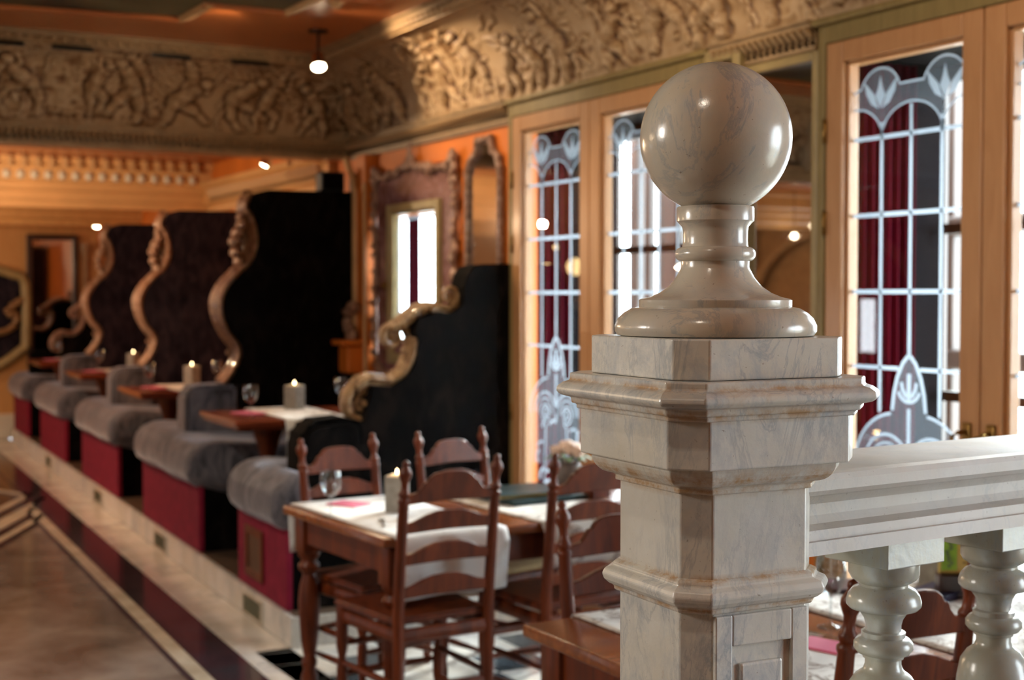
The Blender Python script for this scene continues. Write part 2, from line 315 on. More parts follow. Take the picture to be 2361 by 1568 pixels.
# ------------------------------------------------------------------ coved friezes with bas-relief figures
def relief(L, H, step):
    nu, nv = int(L/step)+1, int(H/step)+1
    U, V = np.meshgrid(np.linspace(0, L, nu), np.linspace(0, H, nv), indexing='ij'); h = np.zeros_like(U); ln = np.zeros_like(U)
    def cap(x0, y0, x1, y1, r, k=1.):
        m = (U > min(x0, x1)-r*2) & (U < max(x0, x1)+r*2)
        u, v = U[m], V[m]; dx, dy = x1-x0, y1-y0; t = np.clip(((u-x0)*dx+(v-y0)*dy)/(dx*dx+dy*dy+1e-9), 0, 1)
        d = np.hypot(u-x0-t*dx, v-y0-t*dy)/r
        h[m] = np.maximum(h[m], np.where(d < 1, np.sqrt(np.maximum(0, 1-d*d))*r*.75*k, 0)); ln[m] = np.maximum(ln[m], np.exp(-((d-1.12)/.22)**2)*.9*k)
    def figure(x, y, s, lean):
        R = rng.uniform; tx, ty = x+s*.34*math.sin(lean), y+s*.34*math.cos(lean)
        cap(x, y, (x+tx)/2, (y+ty)/2, s*.125); cap((x+tx)/2, (y+ty)/2, tx, ty, s*.115)
        hx, hy = tx+s*.17*math.sin(lean+R(-.5, .5)), ty+s*.17*math.cos(lean); cap(hx, hy, hx+.008, hy, s*.085, 1.3)
        st = R(.25, .8)
        for sg in (-1, 1):
            a = lean*.5+sg*st+R(-.15, .15); kx, ky = x+math.sin(a)*s*.30, y-math.cos(a)*s*.26; cap(x+sg*.03*s, y-.02*s, kx, ky, s*.088)
            a2 = a*.4+R(-.5, .5); fx, fy = kx+math.sin(a2)*s*.27, ky-math.cos(a2)*s*.22; cap(kx, ky, fx, fy, s*.06); cap(fx, fy, fx+s*.08*(1 if a2 > 0 else -1), fy-.01*s, s*.035)
            a = sg*R(.7, 2.5)+lean; ex, ey = tx+math.sin(a)*s*.19, ty+math.cos(a)*s*.17; cap(tx+sg*.06*s, ty, ex, ey, s*.058)
            a2 = a+sg*R(-1.4, .6); cap(ex, ey, ex+math.sin(a2)*s*.2, ey+math.cos(a2)*s*.18, s*.045)
        q = 1 if R(0, 1) < .5 else -1         # drapery or wing fan behind the figure
        for k in range(6):
            a = q*(1.0+k*.28)+lean; cap(tx+q*.05*s, ty-.05*s, tx+math.sin(a)*s*R(.35, .5), ty+math.cos(a)*s*R(.3, .45)-.04*s, s*.040, .6)
    x = .12
    while x < L:
        s = rng.uniform(.36, .50); figure(x, H*rng.uniform(.22, .40), s, rng.uniform(-1.0, 1.0))
        if rng.rand() < .45: figure(x+rng.uniform(-.1, .1), H*rng.uniform(.5, .62), s*.75, rng.uniform(-1.2, 1.2))
        for k in range(rng.randint(5, 10)):      # drapery, foliage, ribbons
            px, py, a = x+rng.uniform(-.2, .25), H*rng.uniform(.08, .8), rng.uniform(0, 6.28)
            for j in range(6): q, w_ = px+.032*math.cos(a), py+.032*math.sin(a); cap(px, py, q, w_, .014, .9); px, py = q, w_; a += rng.uniform(-.7, .8)
        x += rng.uniform(.20, .46)
    for k in range(int(L*26)): cap(rng.uniform(0, L), rng.uniform(.02, .14)*H, rng.uniform(0, L), 0, .0, 0) if False else None
    def vn(fr):
        a, c = int(L*fr)+3, int(H*fr)+3; g_ = rng.rand(a, c); uu, vv = U*fr, V*fr; i, j = uu.astype(int), vv.astype(int); fu, fv = uu-i, vv-j; fu = fu*fu*(3-2*fu); fv = fv*fv*(3-2*fv)
        return (g_[i, j]*(1-fu)+g_[i+1, j]*fu)*(1-fv)+(g_[i, j+1]*(1-fu)+g_[i+1, j+1]*fu)*fv
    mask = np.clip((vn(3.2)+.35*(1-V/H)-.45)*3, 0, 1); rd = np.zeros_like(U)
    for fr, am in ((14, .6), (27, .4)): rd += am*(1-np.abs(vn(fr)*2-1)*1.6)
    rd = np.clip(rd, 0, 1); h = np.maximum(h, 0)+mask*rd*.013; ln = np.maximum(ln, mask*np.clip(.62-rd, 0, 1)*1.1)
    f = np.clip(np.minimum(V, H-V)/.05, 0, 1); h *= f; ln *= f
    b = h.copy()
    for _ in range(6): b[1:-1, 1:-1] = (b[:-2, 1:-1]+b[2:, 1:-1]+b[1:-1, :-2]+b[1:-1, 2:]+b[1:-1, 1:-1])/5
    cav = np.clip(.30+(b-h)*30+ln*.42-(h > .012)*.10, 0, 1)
    return U, V, h, cav
def cove(name, L, place):
    H = .68; U, V, h, cav = relief(L, H, .008); t = V/H*(PI/2)
    # cove arc: vertical at the bottom, flattening under the ceiling
    a = .35*(1-np.cos(t)); z = 2.60+.44*np.sin(t); nx, nz = np.cos(t), -np.sin(t)
    a = a+nx*h*1.5; z = z+nz*h*1.2
    X, Y, Z = place(U, a, z); nu, nv = U.shape
    co = np.stack([X, Y, Z], -1).reshape(-1, 3); i = np.arange(nu*nv).reshape(nu, nv)
    f = np.stack([i[:-1, :-1], i[:-1, 1:], i[1:, 1:], i[1:, :-1]], -1).reshape(-1, 4)
    me = bpy.data.meshes.new(name); me.vertices.add(len(co)); me.vertices.foreach_set('co', co.ravel()); me.loops.add(f.size); me.loops.foreach_set('vertex_index', f.ravel())
    me.polygons.add(len(f)); me.polygons.foreach_set('loop_start', np.arange(len(f))*4); me.polygons.foreach_set('loop_total', np.full(len(f), 4)); me.update(); me.validate()
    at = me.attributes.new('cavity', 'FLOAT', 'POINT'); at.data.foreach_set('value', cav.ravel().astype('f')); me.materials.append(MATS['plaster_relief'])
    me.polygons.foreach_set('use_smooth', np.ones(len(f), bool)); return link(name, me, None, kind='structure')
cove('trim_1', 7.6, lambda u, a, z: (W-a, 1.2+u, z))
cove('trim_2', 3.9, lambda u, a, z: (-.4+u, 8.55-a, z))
bm = B(); box(bm, -4.1, -.38, 8.2, 8.55, 2.58, 3.10); struct('beam_side', bm, 'plaster_relief')
struct('beam_1', bx(-4.1, W, 8.55, 8.78, 2.49, 3.10), 'gold_soffit')
# moulded cornices: profile (d out from wall, z) swept along a line
def cornice(name, prof, P, out, along, L, mat):
    bm = B(); poly(bm, prof, P, out, (0, 0, 1), along, L); fixn(bm); return struct(name, bm, mat)
low = [(0, 2.485), (.02, 2.485), (.022, 2.497), (.035, 2.50), (.037, 2.512), (.028, 2.515), (.030, 2.56), (.06, 2.575), (.062, 2.592), (.075, 2.595), (.075, 2.605), (0, 2.605)]
hi = [(0, 3.02), (.012, 3.02), (.012, 3.03), (.03, 3.035), (.03, 3.062), (.05, 3.066), (.055, 3.078), (.085, 3.082), (.085, 3.095), (0, 3.095)]
leaf = B()
for k in range(1): tube(leaf, [(.030, 0, 2.517), (.040, 0, 2.525), (.043, 0, 2.545), (.060, 0, 2.562), (.074, 0, 2.572)], [.007, .011, .012, .013, .010], 7)
leaf = mesh('leaf', leaf, 'cornice', .9)
egg = B(); blob(egg, (.036, 0, 3.050), .017, (1, 1.1, 1)); tube(egg, [(.030, -.030, 3.064), (.036, -.030, 3.050), (.030, -.030, 3.036)], .006, 5); egg = mesh('egg', egg, 'cornice', .9)
def row(parent, me, name, P, rz, step, n):
    for i in range(n): link(name, me, parent, (P[0]+step[0]*i, P[1]+step[1]*i, P[2]), rz)
M1 = (-1, 0, 0)
c1 = cornice('trim_3', low, (W, 6.30, 0), M1, (0, 1, 0), 2.25, 'cornice'); row(c1, leaf, 'leaf', (W, 6.33, 0), PI, (0, .0375), 60)
c2 = cornice('trim_4', low, (W, 3.945, 0), M1, (0, 1, 0), .61, 'cornice'); row(c2, leaf, 'leaf', (W, 3.96, 0), PI, (0, .0375), 16)
c3 = cornice('trim_5', low, (-4, 8.55, 0), (0, -1, 0), (1, 0, 0), 7.45, 'cornice'); row(c3, leaf, 'leaf', (3.36, 8.55, 0), -PI/2, (-.0375, 0), 70)
c4 = cornice('trim_6', hi, (3.10, 1.2, 0), M1, (0, 1, 0), 7.1, 'cornice'); row(c4, egg, 'egg', (3.10, 5.6, 0), PI, (0, .062), 43)
c5 = cornice('trim_7', hi, (-4, 8.20, 0), (0, -1, 0), (1, 0, 0), 7.15, 'cornice'); row(c5, egg, 'egg', (3.04, 8.20, 0), -PI/2, (-.062, 0), 38)
# iron slot grilles in the beam cove
for i, x in enumerate((1.22, 1.60, 2.165, 2.645)):
    r = root('slot_grille', 'black iron slot grille on the carved beam, '+['first from the edge, half out of view', 'second from the edge', 'third from the edge', 'closest to the corner spotlight'][i], 'grille', (x, 8.185, 3.005), 0, 'slot grilles in the beam')
    obj('slot_frame', bx(-.115, .115, -.035, -.005, -.012, .012, bev=.003), 'iron', r)
    for k in range(3): obj('slat', bx(-.105, .105, -.042, -.034, -.009+k*.007, -.006+k*.007), 'dark_recess', r)
# painted ceiling canvas in a stepped moulding
mp = [(-1.9, 7.75), (1.09, 7.47), (2.01, 7.36), (2.03, 6.94), (2.45, 6.93), (2.46, 6.46), (2.75, 6.44), (2.75, 2.2), (2.4, 2.2), (2.4, 1.6), (-1.9, 1.6)]
r = root('ceiling_painting', 'olive green painted ceiling canvas with stepped cream moulded edge', 'painting')
bm = B(); poly(bm, mp, (0, 0, 3.075), (1, 0, 0), (0, 1, 0), (0, 0, 1), .012); fixn(bm); obj('canvas', bm, 'mural', r)
for i in range(len(mp)):
    a, b = Vector((*mp[i], 3.07)), Vector((*mp[(i+1) % len(mp)], 3.07)); d = (b-a).normalized()*.03
    obj('edge_moulding', tube(B(), [a-d, b+d], .035, 8, flat=(.55, 1)), 'cream_trim' if i in (2, 4) else 'orange_ceiling', r, .9)

# ------------------------------------------------------------------ bay behind the beam: two more cross beams and side cornice
def crossbeam(name, y, z0, z1, x0, tick):
    prof = [(0, z0), (.05, z0), (.05, z0+.05), (.07, z0+.07), (.07, z0+.13), (.10, z0+.15), (.10, z0+.20), (.13, z0+.22), (.13, z1-.07), (.17, z1-.05), (.17, z1), (0, z1)]
    prof = [(a, min(b, z1)) for a, b in prof]
    c = cornice(name, prof, (x0, y, 0), (0, -1, 0), (1, 0, 0), W-x0, 'amber_panel')
    return c
b2 = crossbeam('beam_2', 11.85, 2.315, 2.72, -4, True); struct('beam_3', bx(-4, W, 11.85, 12.1, 2.33, 2.72), 'amber_panel')
bd = B(); blob(bd, (0, -.14, 2.575), .034, (1, .7, 1.15)); bd = mesh('bead', bd, 'skirting', .9)
dn = mesh('dentil', bx(-.02, .02, -.21, -.17, 2.63, 2.715, bev=.006), 'cream_trim')
for i in range(22): link('bead', bd, b2, (3.28-i*.108, 11.85, 0)); link('dentil', dn, b2, (3.30-i*.108, 11.85, 0))
cornice('beam_4', [(0, 2.29), (.05, 2.29), (.06, 2.34), (.10, 2.36), (.10, 2.42), (.16, 2.47), (.16, 2.72), (0, 2.72)], (-4, 14.3, 0), (0, -1, 0), (1, 0, 0), 4+W, 'wood_far')
side = [(0, 2.30), (.03, 2.30), (.03, 2.36), (.06, 2.38), (.06, 2.48), (.10, 2.52), (.10, 2.56), (0, 2.56)]
sc = cornice('trim_8', side, (W, 8.8, 0), M1, (0, 1, 0), 3.0, 'wood_far')
sb = B(); tube(sb, [(.055, 0, 2.39), (.075, 0, 2.43), (.09, 0, 2.49)], [.010, .018, .014], 6); sb = mesh('leaf', sb, 'cream_trim', .9)
for i in range(44): link('leaf', sb, sc, (W, 8.95+i*.06, 0), PI)
for y in (9.0, 9.75, 10.7, 11.3):
    bm = B(); box(bm, W-.05, W, y-.09, y+.09, 1.7, 2.31, bev=.01); box(bm, W-.09, W, y-.12, y+.12, 2.18, 2.30, bev=.02); struct('pilaster_trim', bm, 'cream_trim')

# ------------------------------------------------------------------ stone floor, each slab a piece of the floor
FL = bpy.data.objects['floor']
def clip(P, a, b, c):          # keep a*x+b*y<=c
    out = []
    for i in range(len(P)):
        p, q = P[i], P[(i+1) % len(P)]; fp, fq = a*p[0]+b*p[1]-c, a*q[0]+b*q[1]-c
        if fp <= 0: out.append(p)
        if fp*fq < 0: k = fp/(fp-fq); out.append((p[0]+(q[0]-p[0])*k, p[1]+(q[1]-p[1])*k))
    return out
def slab(name, P, mat, z=0, th=.010, booth=True):
    if len(P) < 3: return
    A = abs(sum(P[i][0]*P[(i+1) % len(P)][1]-P[(i+1) % len(P)][0]*P[i][1] for i in range(len(P))))/2
    if A < 1e-4: return
    cx, cy = sum(p[0] for p in P)/len(P), sum(p[1] for p in P)/len(P)
    P = [(p[0]+(cx-p[0])*min(.0012/max(.01, abs(p[0]-cx)), .02), p[1]+(cy-p[1])*min(.0012/max(.01, abs(p[1]-cy)), .02)) for p in P]
    Q = [fb(*p)[:2] if booth else p for p in P]
    bm = B(); poly(bm, Q, (0, 0, z-th), (1, 0, 0), (0, 1, 0), (0, 0, 1), th); fixn(bm); obj(name, bm, mat, FL)
y = 1.0
while y < 16.2: slab('marble_slab', [(1.662, y), (1.90, y), (1.90, y+.62), (1.662, y+.62)], 'marble_white_floor'); y += .62
y = .7
while y < 16.2: slab('marble_slab', [(1.458, y), (1.662, y), (1.662, y+.9), (1.458, y+.9)], 'marble_dark'); y += .9
y = .7
while y < 10.8: e = min(y+1.15, 10.83); slab('marble_strip', [(1.385, y), (1.458, y), (1.458, e), (1.385, e)], 'marble_line'); y += 1.15
# pointed brown panel: diagonal edge through (1.42,10.9) and (1.13,10.22)
dx, dy = .29, .68; ln_ = math.hypot(dx, dy); A_, B_ = -dy/ln_, dx/ln_; C0 = A_*1.42+B_*10.9
Lx = lambda off: C0-off
for i in range(14):
    y0, y1 = i*.84-1, i*.84-.16
    for j in range(4):
        x1 = 1.355-j*1.1; x0 = x1-1.1
        slab('marble_slab', clip([(x0, y0), (x1, y0), (x1, y1), (x0, y1)], A_, B_, Lx(.30)), 'marble_brown')
slab('marble_strip', [(1.355, .7), (1.385, .7), (1.385, 10.75), (1.355, 10.6)], 'marble_dark')
def diag(off, wd, x0, mat, p=(1.42, 10.9)):
    nx, ny = A_, B_; q = [(p[0]-nx*off, p[1]-ny*off), (p[0]-nx*(off+wd), p[1]-ny*(off+wd))]; L = (p[0]-x0)/.392
    a, b = q; P = [a, b, (b[0]-dx/ln_*L, b[1]-dy/ln_*L), (a[0]-dx/ln_*L, a[1]-dy/ln_*L)]
    slab('marble_strip', clip(P, 1, 0, 1.45 if p[0] < 1.5 else 1.6), mat)
diag(0, .075, -1.6, 'marble_line'); diag(.17, .055, -1.6, 'marble_line'); diag(-.01, .07, -1.6, 'marble_line', (1.505, 11.67)); diag(.17, .05, -1.6, 'marble_line', (1.505, 11.67))
slab('marble_strip', [(1.505, 11.67), (1.50, 11.56), (-.6, 15.6), (-.5, 15.75)][::-1], 'marble_line')
slab('marble_slab', [(-3.9, 12.0), (1.3, 12.6), (1.3, 16.1), (-3.9, 16.1)], 'wood_far')
# tiles beside the dining tables
for i in range(6):
    for j in range(15):
        x0, y0 = 1.93+i*.27, 1.9+j*.27
        slab('floor_tile', [(x0, y0), (min(x0+.27, 3.44), y0), (min(x0+.27, 3.44), y0+.27), (x0, y0+.27)], 'marble_white_floor' if (i+2*j) % 3 else 'marble_slate', booth=False)
# ------------------------------------------------------------------ glazed double doors in the window wall
GX = 3.452
def ribbon(bm, pts, w, x=GX-.004):
    P = [Vector((0, p[0], p[1])) for p in pts]; L = []; n = len(P)
    for i, p in enumerate(P):
        t = (P[min(i+1, n-1)]-P[max(i-1, 0)]).normalized(); s = Vector((0, -t.z, t.y))*w/2
        L.append((bm.verts.new((x, p.y+s.y, p.z+s.z)), bm.verts.new((x, p.y-s.y, p.z-s.z))))
    for a, b in zip(L, L[1:]): bm.faces.new((a[0], a[1], b[1], b[0]))
def flat(bm, pts, x=GX-.003): bm.faces.new([bm.verts.new((x, *p)) for p in pts])
def arc(cy, cz, r, a0, a1, n=14, ry=1): return [(cy+r*math.cos(math.radians(a0+(a1-a0)*i/n)), cz+ry*r*math.sin(math.radians(a0+(a1-a0)*i/n))) for i in range(n+1)]
def lotus(bm, y, z, k=1.):
    for q in ([(0, 0), (.024, .045), (.012, .07), (0, .115), (-.012, .07), (-.024, .045)], [(.008, .0), (.045, .018), (.070, .055), (.080, .100), (.050, .072), (.030, .052), (.022, .03)], [(-.008, .0), (-.022, .03), (-.030, .052), (-.050, .072), (-.080, .100), (-.070, .055), (-.045, .018)]):
        flat(bm, [(y+a*k, z+b*k) for a, b in q])
def sash(door, y0, y1, z1, yc, hinge=None, handle=None):
    """y0<y1 outer edges of the sash, yc the middle glazing bar of the pattern"""
    f = B(); fw = .085
    for a, b, c, d in ((y0, y0+fw, 0, z1), (y1-fw, y1, 0, z1), (y0+fw, y1-fw, z1-.075, z1), (y0+fw, y1-fw, 0, .22)): box(f, 3.405, 3.475, a, b, c, d, bev=.006)
    for a, b, c, d in ((y0+fw, y0+fw+.014, .22, z1-.075), (y1-fw-.014, y1-fw, .22, z1-.075), (y0+fw, y1-fw, z1-.089, z1-.075)): box(f, 3.425, 3.47, a, b, c, d, bev=.004)
    sf = obj('sash_frame', f, 'wood_sash', door); g0, g1 = y0+fw, y1-fw
    obj('pane', bx(GX, GX+.005, g0, g1, .2, z1-.07), 'pane', sf)
    e = B(); cl = lambda v: min(max(v, g0+.008), g1-.008); bars = [yc+.14, yc, yc-.14]
    for k, b in enumerate(bars):
        if g0 < b < g1: ribbon(e, [(b, (1.395, 1.395, 1.19)[k] if k == 1 else 1.19), (b, 2.25 if k == 1 else 2.20)], .014)
    if g1-(yc+.28) > .02: ribbon(e, [(yc+.28, 1.1), (yc+.28, 2.15)], .012)
    if (yc-.28)-g0 > .02: ribbon(e, [(yc-.28, 1.1), (yc-.28, 2.15)], .012)
    for z in (2.15, 1.88, 1.611): ribbon(e, [(g0, z), (g1, z)], .015)
    for a, b in ((g0, yc-.05), (yc+.05, g1)): ribbon(e, [(a, 1.346), (b, 1.346)], .013)
    sc = [(cl(yc+.30), 2.31), (cl(yc+.255), 2.325)]+arc(yc+.15, 2.29, .10, 20, 160)+[(yc+.03, 2.325), (yc-.03, 2.325)]+arc(yc-.15, 2.29, .10, 20, 160)+[(cl(yc-.255), 2.325), (cl(yc-.30), 2.31)]
    sc = [(p[0] if g0 < p[0] < g1 else cl(p[0]), p[1]) for p in sc]; ribbon(e, sc, .008)
    lo = [(cl(yc+.28), 2.255)]+arc(yc+.28, 2.15, .14, 100, 180, 8, .78)[1:]+arc(yc, 2.15, .14, 0, 180, 16, .78)+arc(yc-.28, 2.15, .14, 0, 80, 8, .78)+[(cl(yc-.28), 2.255)]
    lo = [(cl(p[0]), p[1]) for p in lo]; ribbon(e, lo, .007)
    for s in (.15, -.15):
        if g0 < yc+s < g1: lotus(e, yc+s, 2.25)
    # pointed arch with shoulders and scrolls
    half = [(0, 1.395), (.030, 1.365), (.055, 1.315), (.070, 1.26), (.078, 1.20)]; sh = arc(.06, 1.0, .20, 83, 0, 12, .95)
    for s in (1, -1):
        ribbon(e, [(yc+s*a, b) for a, b in half], .014); ribbon(e, [(cl(yc+s*a), b) for a, b in sh], .010)
        for r_, w_ in ((.105, .010), (.075, .007), (.045, .008)): ribbon(e, [(cl(a), b) for a, b in arc(yc+s*.105, 1.01, r_, 0, 180, 14)], w_)
        spi = [(yc+s*(.105+.045*(1-t/22)*math.cos(t*.55)), 1.01-.045*(1-t/22)*math.sin(t*.55)) for t in range(20)]; ribbon(e, spi, .008)
        for k in range(15):
            a, b = yc+s*rng.uniform(.02, .24), rng.uniform(.32, .97); th = rng.uniform(.6, 2.5)
            ribbon(e, [(cl(a+math.cos(th+q*.35)*.022*q), b+math.sin(th+q*.3)*.022*q) for q in range(4)], rng.uniform(.008, .02))
        ribbon(e, [(yc+s*.10, .96), (yc+s*.11, .7), (yc+s*.13, .4)], .010)
    ribbon(e, [(yc, 1.21), (yc, .98)], .016); ribbon(e, arc(yc, 1.285, .052, 200, 340, 12), .013); ribbon(e, [(yc, 1.24), (yc, 1.33)], .018)
    for s in (1, -1): ribbon(e, [(yc+s*.012, 1.25), (yc+s*.03, 1.275), (yc+s*.035, 1.30)], .014)
    obj('etching', e, 'etched', sf)
    t = B(); n = len(lo); flat(t, sc+lo[::-1], GX-.002)
    flat(t, [(yc+a, b) for a, b in half]+[(yc+a, b) for a, b in [(cl(yc+p[0])-yc, p[1]) for p in sh]]+[(cl(yc+.26)-yc+yc, .75)]+[(cl(yc-.26), .75)]+[(cl(yc-a), b) for a, b in sh[::-1]]+[(yc-a, b) for a, b in half[::-1]][:-1], GX-.002)
    obj('frosted_film', t, 'etched_thin', sf)
    if hinge is not None:
        for z in (2.19, 1.86, 1.0): h = B(); lathe(h, [(.004, z-.045), (.009, z-.04), (.009, z+.04), (.004, z+.045)], 10, (3.402, hinge)); obj('hinge', h, 'brass', sf, .8)
    if handle is not None:
        h = B(); box(h, 3.395, 3.406, handle-.018, handle+.018, 1.05, 1.19, bev=.004); tube(h, [(3.395, handle, 1.16), (3.36, handle, 1.16), (3.35, handle+.012, 1.15), (3.352, handle+.02, 1.10)], .008, 10); obj('handle', h, 'brass', sf, .9)
def casing(door, y0, y1, z1):
    c = B()
    for d, e_, x in ((0, .062, 3.42), (.012, .048, 3.405)):
        f_ = d*.1; box(c, x, 3.47-f_, y0+d, y0+d+e_-.012, 0, z1-d, bev=.006); box(c, x, 3.47-f_, y1-d-e_+.012, y1-d, 0, z1-d, bev=.006); box(c, x, 3.47-f_, y0+d+e_-.012, y1-d-e_+.012, z1-d-e_-.018, z1-d, bev=.006)
    box(c, 3.385, 3.46, y0-.01, y1+.01, z1-.012, z1+.014, bev=.008); obj('casing', c, 'wood_casing', door)
d1 = sroot('door_1'); casing(d1, 4.59, 6.30, 2.585); sash(d1, 5.50, 6.245, 2.505, 5.871, 6.243); sash(d1, 4.65, 5.495, 2.505, 5.128, 4.652, 5.44)
d2 = sroot('door_2'); casing(d2, 2.25, 3.93, 2.585); sash(d2, 3.145, 3.872, 2.505, 3.493, 3.874, 3.19); sash(d2, 2.31, 3.138, 2.505, 2.76, None, 3.09)
def fold(name, label, P, ax, width, z0, z1, amp=.022, n=7, group=None):
    nn = n*8; bm = B(); rows = []
    for z in np.linspace(z0, z1, 8):
        k = .7+.3*(z1-z)/(z1-z0); rows.append([bm.verts.new((P[0]+ax[0]*width*i/nn+ax[1]*amp*k*math.sin(2*PI*i*n/nn), P[1]+ax[1]*width*i/nn+ax[0]*amp*k*math.sin(2*PI*i*n/nn), z)) for i in range(nn+1)])
    for a, b in zip(rows, rows[1:]):
        for i in range(nn): bm.faces.new((a[i], a[i+1], b[i+1], b[i]))
    fixn(bm); o = obj(name, bm, 'crimson_curtain', None, 3); m_ = o.modifiers.new('t', 'SOLIDIFY'); m_.thickness = .004; return tag(o, label, 'curtain', group)
fold('curtain', 'crimson curtain behind the etched glass of the double door beyond the marble post', (3.60, 6.36), (1, 0), .22, .1, 2.48, .02, 5)
fold('curtain', 'crimson curtain behind the etched glass door to the right of the marble ball', (3.60, 3.97), (1, 0), .34, .1, 2.48, .022, 8)
fold('curtain', 'pink and crimson curtain seen through the small ornate framed window', (3.622, 8.02), (1, 0), .078, 1.0, 2.16, .014, 3)

# ------------------------------------------------------------------ small window in its rococo surround
def ringbox(bm, x0, x1, y0, y1, z0, z1, w, bev=.006):
    for a, b, c, d in ((y0, y0+w, z0, z1), (y1-w, y1, z0, z1), (y0+w, y1-w, z0, z0+w), (y0+w, y1-w, z1-w, z1)): box(bm, x0, x1, a, b, c, d, bev=bev)
w3 = sroot('window_4')
bm = B(); ringbox(bm, 3.405, 3.47, 7.13, 7.87, 1.18, 2.15, .05); ringbox(bm, 3.42, 3.47, 7.17, 7.83, 1.22, 2.11, .022); obj('window_frame', bm, 'olive_trim', w3)
obj('pane', bx(GX, GX+.005, 7.18, 7.82, 1.22, 2.10), 'pane', w3)
e = B(); ribbon(e, [(7.24, 1.25), (7.24, 2.06), (7.76, 2.06), (7.76, 1.25)], .035)
for s, c in ((1, 7.30), (-1, 7.70)): ribbon(e, [(c+s*.018*math.sin(k*.9), 1.25+k*.05) for k in range(17)], .012)
obj('etching', e, 'etched', w3)
bm = B(); ringbox(bm, 3.435, 3.449, 6.97, 8.07, 1.13, 2.36, .205, .002); obj('marble_border', bm, 'red_marble', w3)
def rococo(bm, Pts, r, nb, x=3.425):
    P = rsm([(x, *p) for p in Pts], 6); n = len(P); tube(bm, P, [r*(1+.3*math.sin(i*1.1)) for i in range(n)], 8, flat=(1, .8))
    for k in range(nb):
        p = P[int((k+.5)*n/nb) % n]; blob(bm, (x-.015, p.y+rng.uniform(-.012, .012), p.z+rng.uniform(-.012, .012)), r*rng.uniform(.7, 1.5), (.9, rng.uniform(.6, 1.5), rng.uniform(.6, 1.5)))
bm = B(); yy = [(6.95, 1.2), (6.935, 1.5), (6.955, 1.8), (6.93, 2.1), (6.95, 2.27), (6.96, 2.36), (7.05, 2.33), (7.25, 2.33), (7.40, 2.355), (7.52, 2.37), (7.64, 2.355), (7.8, 2.33), (7.97, 2.33), (8.06, 2.36), (8.07, 2.27), (8.09, 2.1), (8.065, 1.8), (8.085, 1.5), (8.07, 1.2), (7.9, 1.12), (7.5, 1.10), (7.1, 1.12), (6.95, 1.2)]
rococo(bm, yy, .020, 70); obj('carved_surround', bm, 'carved_silver', w3, .9)
bm = B()
for (y, z, r) in ((7.52, 2.42, .03), (7.52, 2.47, .018), (6.95, 2.37, .045), (6.93, 2.31, .035), (8.07, 2.37, .035), (6.92, 1.85, .04), (6.93, 1.70, .045), (6.92, 1.60, .035), (6.94, 1.95, .03), (7.48, 2.40, .022), (7.56, 2.40, .022)): blob(bm, (3.41, y, z), r, (.6, .8, 1.1))
tube(bm, [(3.41, 7.52, 2.40), (3.405, 7.52, 2.46), (3.41, 7.52, 2.505)], [.02, .014, .005], 8); obj('shell_ornament', bm, 'carved_silver', w3, .9)
bm = B(); tube(bm, [(3.40, 7.86, 1.66), (3.37, 7.86, 1.66), (3.365, 7.84, 1.65)], .010, 8); blob(bm, (3.40, 7.86, 1.66), .018, (.5, 1, 2)); obj('window_latch', bm, 'brass', w3, .9)
# pilaster, arch spring and corbel left of it
bm = B(); box(bm, 3.37, 3.45, 8.12, 8.26, 0, 2.485, bev=.008); struct('pilaster', bm, 'orange_wall')
bm = B(); tube(bm, [(3.365, 8.27, .6), (3.365, 8.27, 2.25), (3.365, 8.29, 2.34), (3.365, 8.37, 2.42), (3.365, 8.42, 2.48)], .022, 8); tube(bm, [(3.365, 8.115, .6), (3.365, 8.115, 2.3)], .012, 8); struct('trim_9', bm, 'cream_trim', .9)
bm = B(); box(bm, 3.22, 3.45, 8.14, 8.50, 1.28, 1.315, bev=.008); box(bm, 3.27, 3.45, 8.18, 8.46, 1.10, 1.28, bev=.02)
tag(obj('wall_corbel', bm, 'orange_wall'), 'small orange corbel shelf on the pilaster beside the framed window', 'shelf')
bm = B(); rococo(bm, [(8.20, 1.32), (8.26, 1.37), (8.30, 1.43), (8.26, 1.50), (8.18, 1.52)], .03, 10, 3.33)
tag(obj('scroll_carving', bm, 'carved_silver', None, .9), 'carved cream scroll standing on the orange corbel shelf', 'carving')
# ------------------------------------------------------------------ mirrors
mr = root('mirror', 'tall wall mirror with cusped top in a carved frame, beside the double door', 'mirror')
mp_ = [(6.42, .9), (6.80, .9), (6.80, 2.26), (6.77, 2.32), (6.70, 2.36), (6.675, 2.43), (6.53, 2.43), (6.50, 2.36), (6.44, 2.32), (6.42, 2.26)]
bm = B(); poly(bm, mp_, (3.435, 0, 0), (0, 1, 0), (0, 0, 1), (1, 0, 0), .012); fixn(bm); obj('mirror_glass', bm, 'mirror_old', mr)
bm = B(); ring = mp_+[mp_[0]]; P = [Vector((3.43, *p)) for p in ring]
for a, b in zip(P, P[1:]): tube(bm, [a, b], .022, 8, flat=(1, .8)); blob(bm, a, .026)
for i in range(70): j = rng.randint(1, len(P)-1); t_ = rng.uniform(0, 1); p = P[j-1].lerp(P[j], t_); blob(bm, (p.x-.014, p.y, p.z), .011, (1, 1, 1.4), seg=6)
obj('frame', bm, 'carved_silver', mr, .9)
mr = root('mirror', 'wall mirror in an olive moulded frame between the two pairs of glazed doors', 'mirror')
obj('mirror_glass', bx(3.435, 3.447, 3.945, 4.36, .9, 2.484), 'mirror', mr)
bm = B(); ringbox(bm, 3.415, 3.45, 3.93, 4.40, .85, 2.495, .035); ringbox(bm, 3.39, 3.45, 4.36, 4.59, .0, 2.585, .05); obj('frame', bm, 'olive_trim', mr)
struct('trim_10', bx(3.43, 3.45, 4.40, 4.59, 0, 2.585), 'olive_trim')

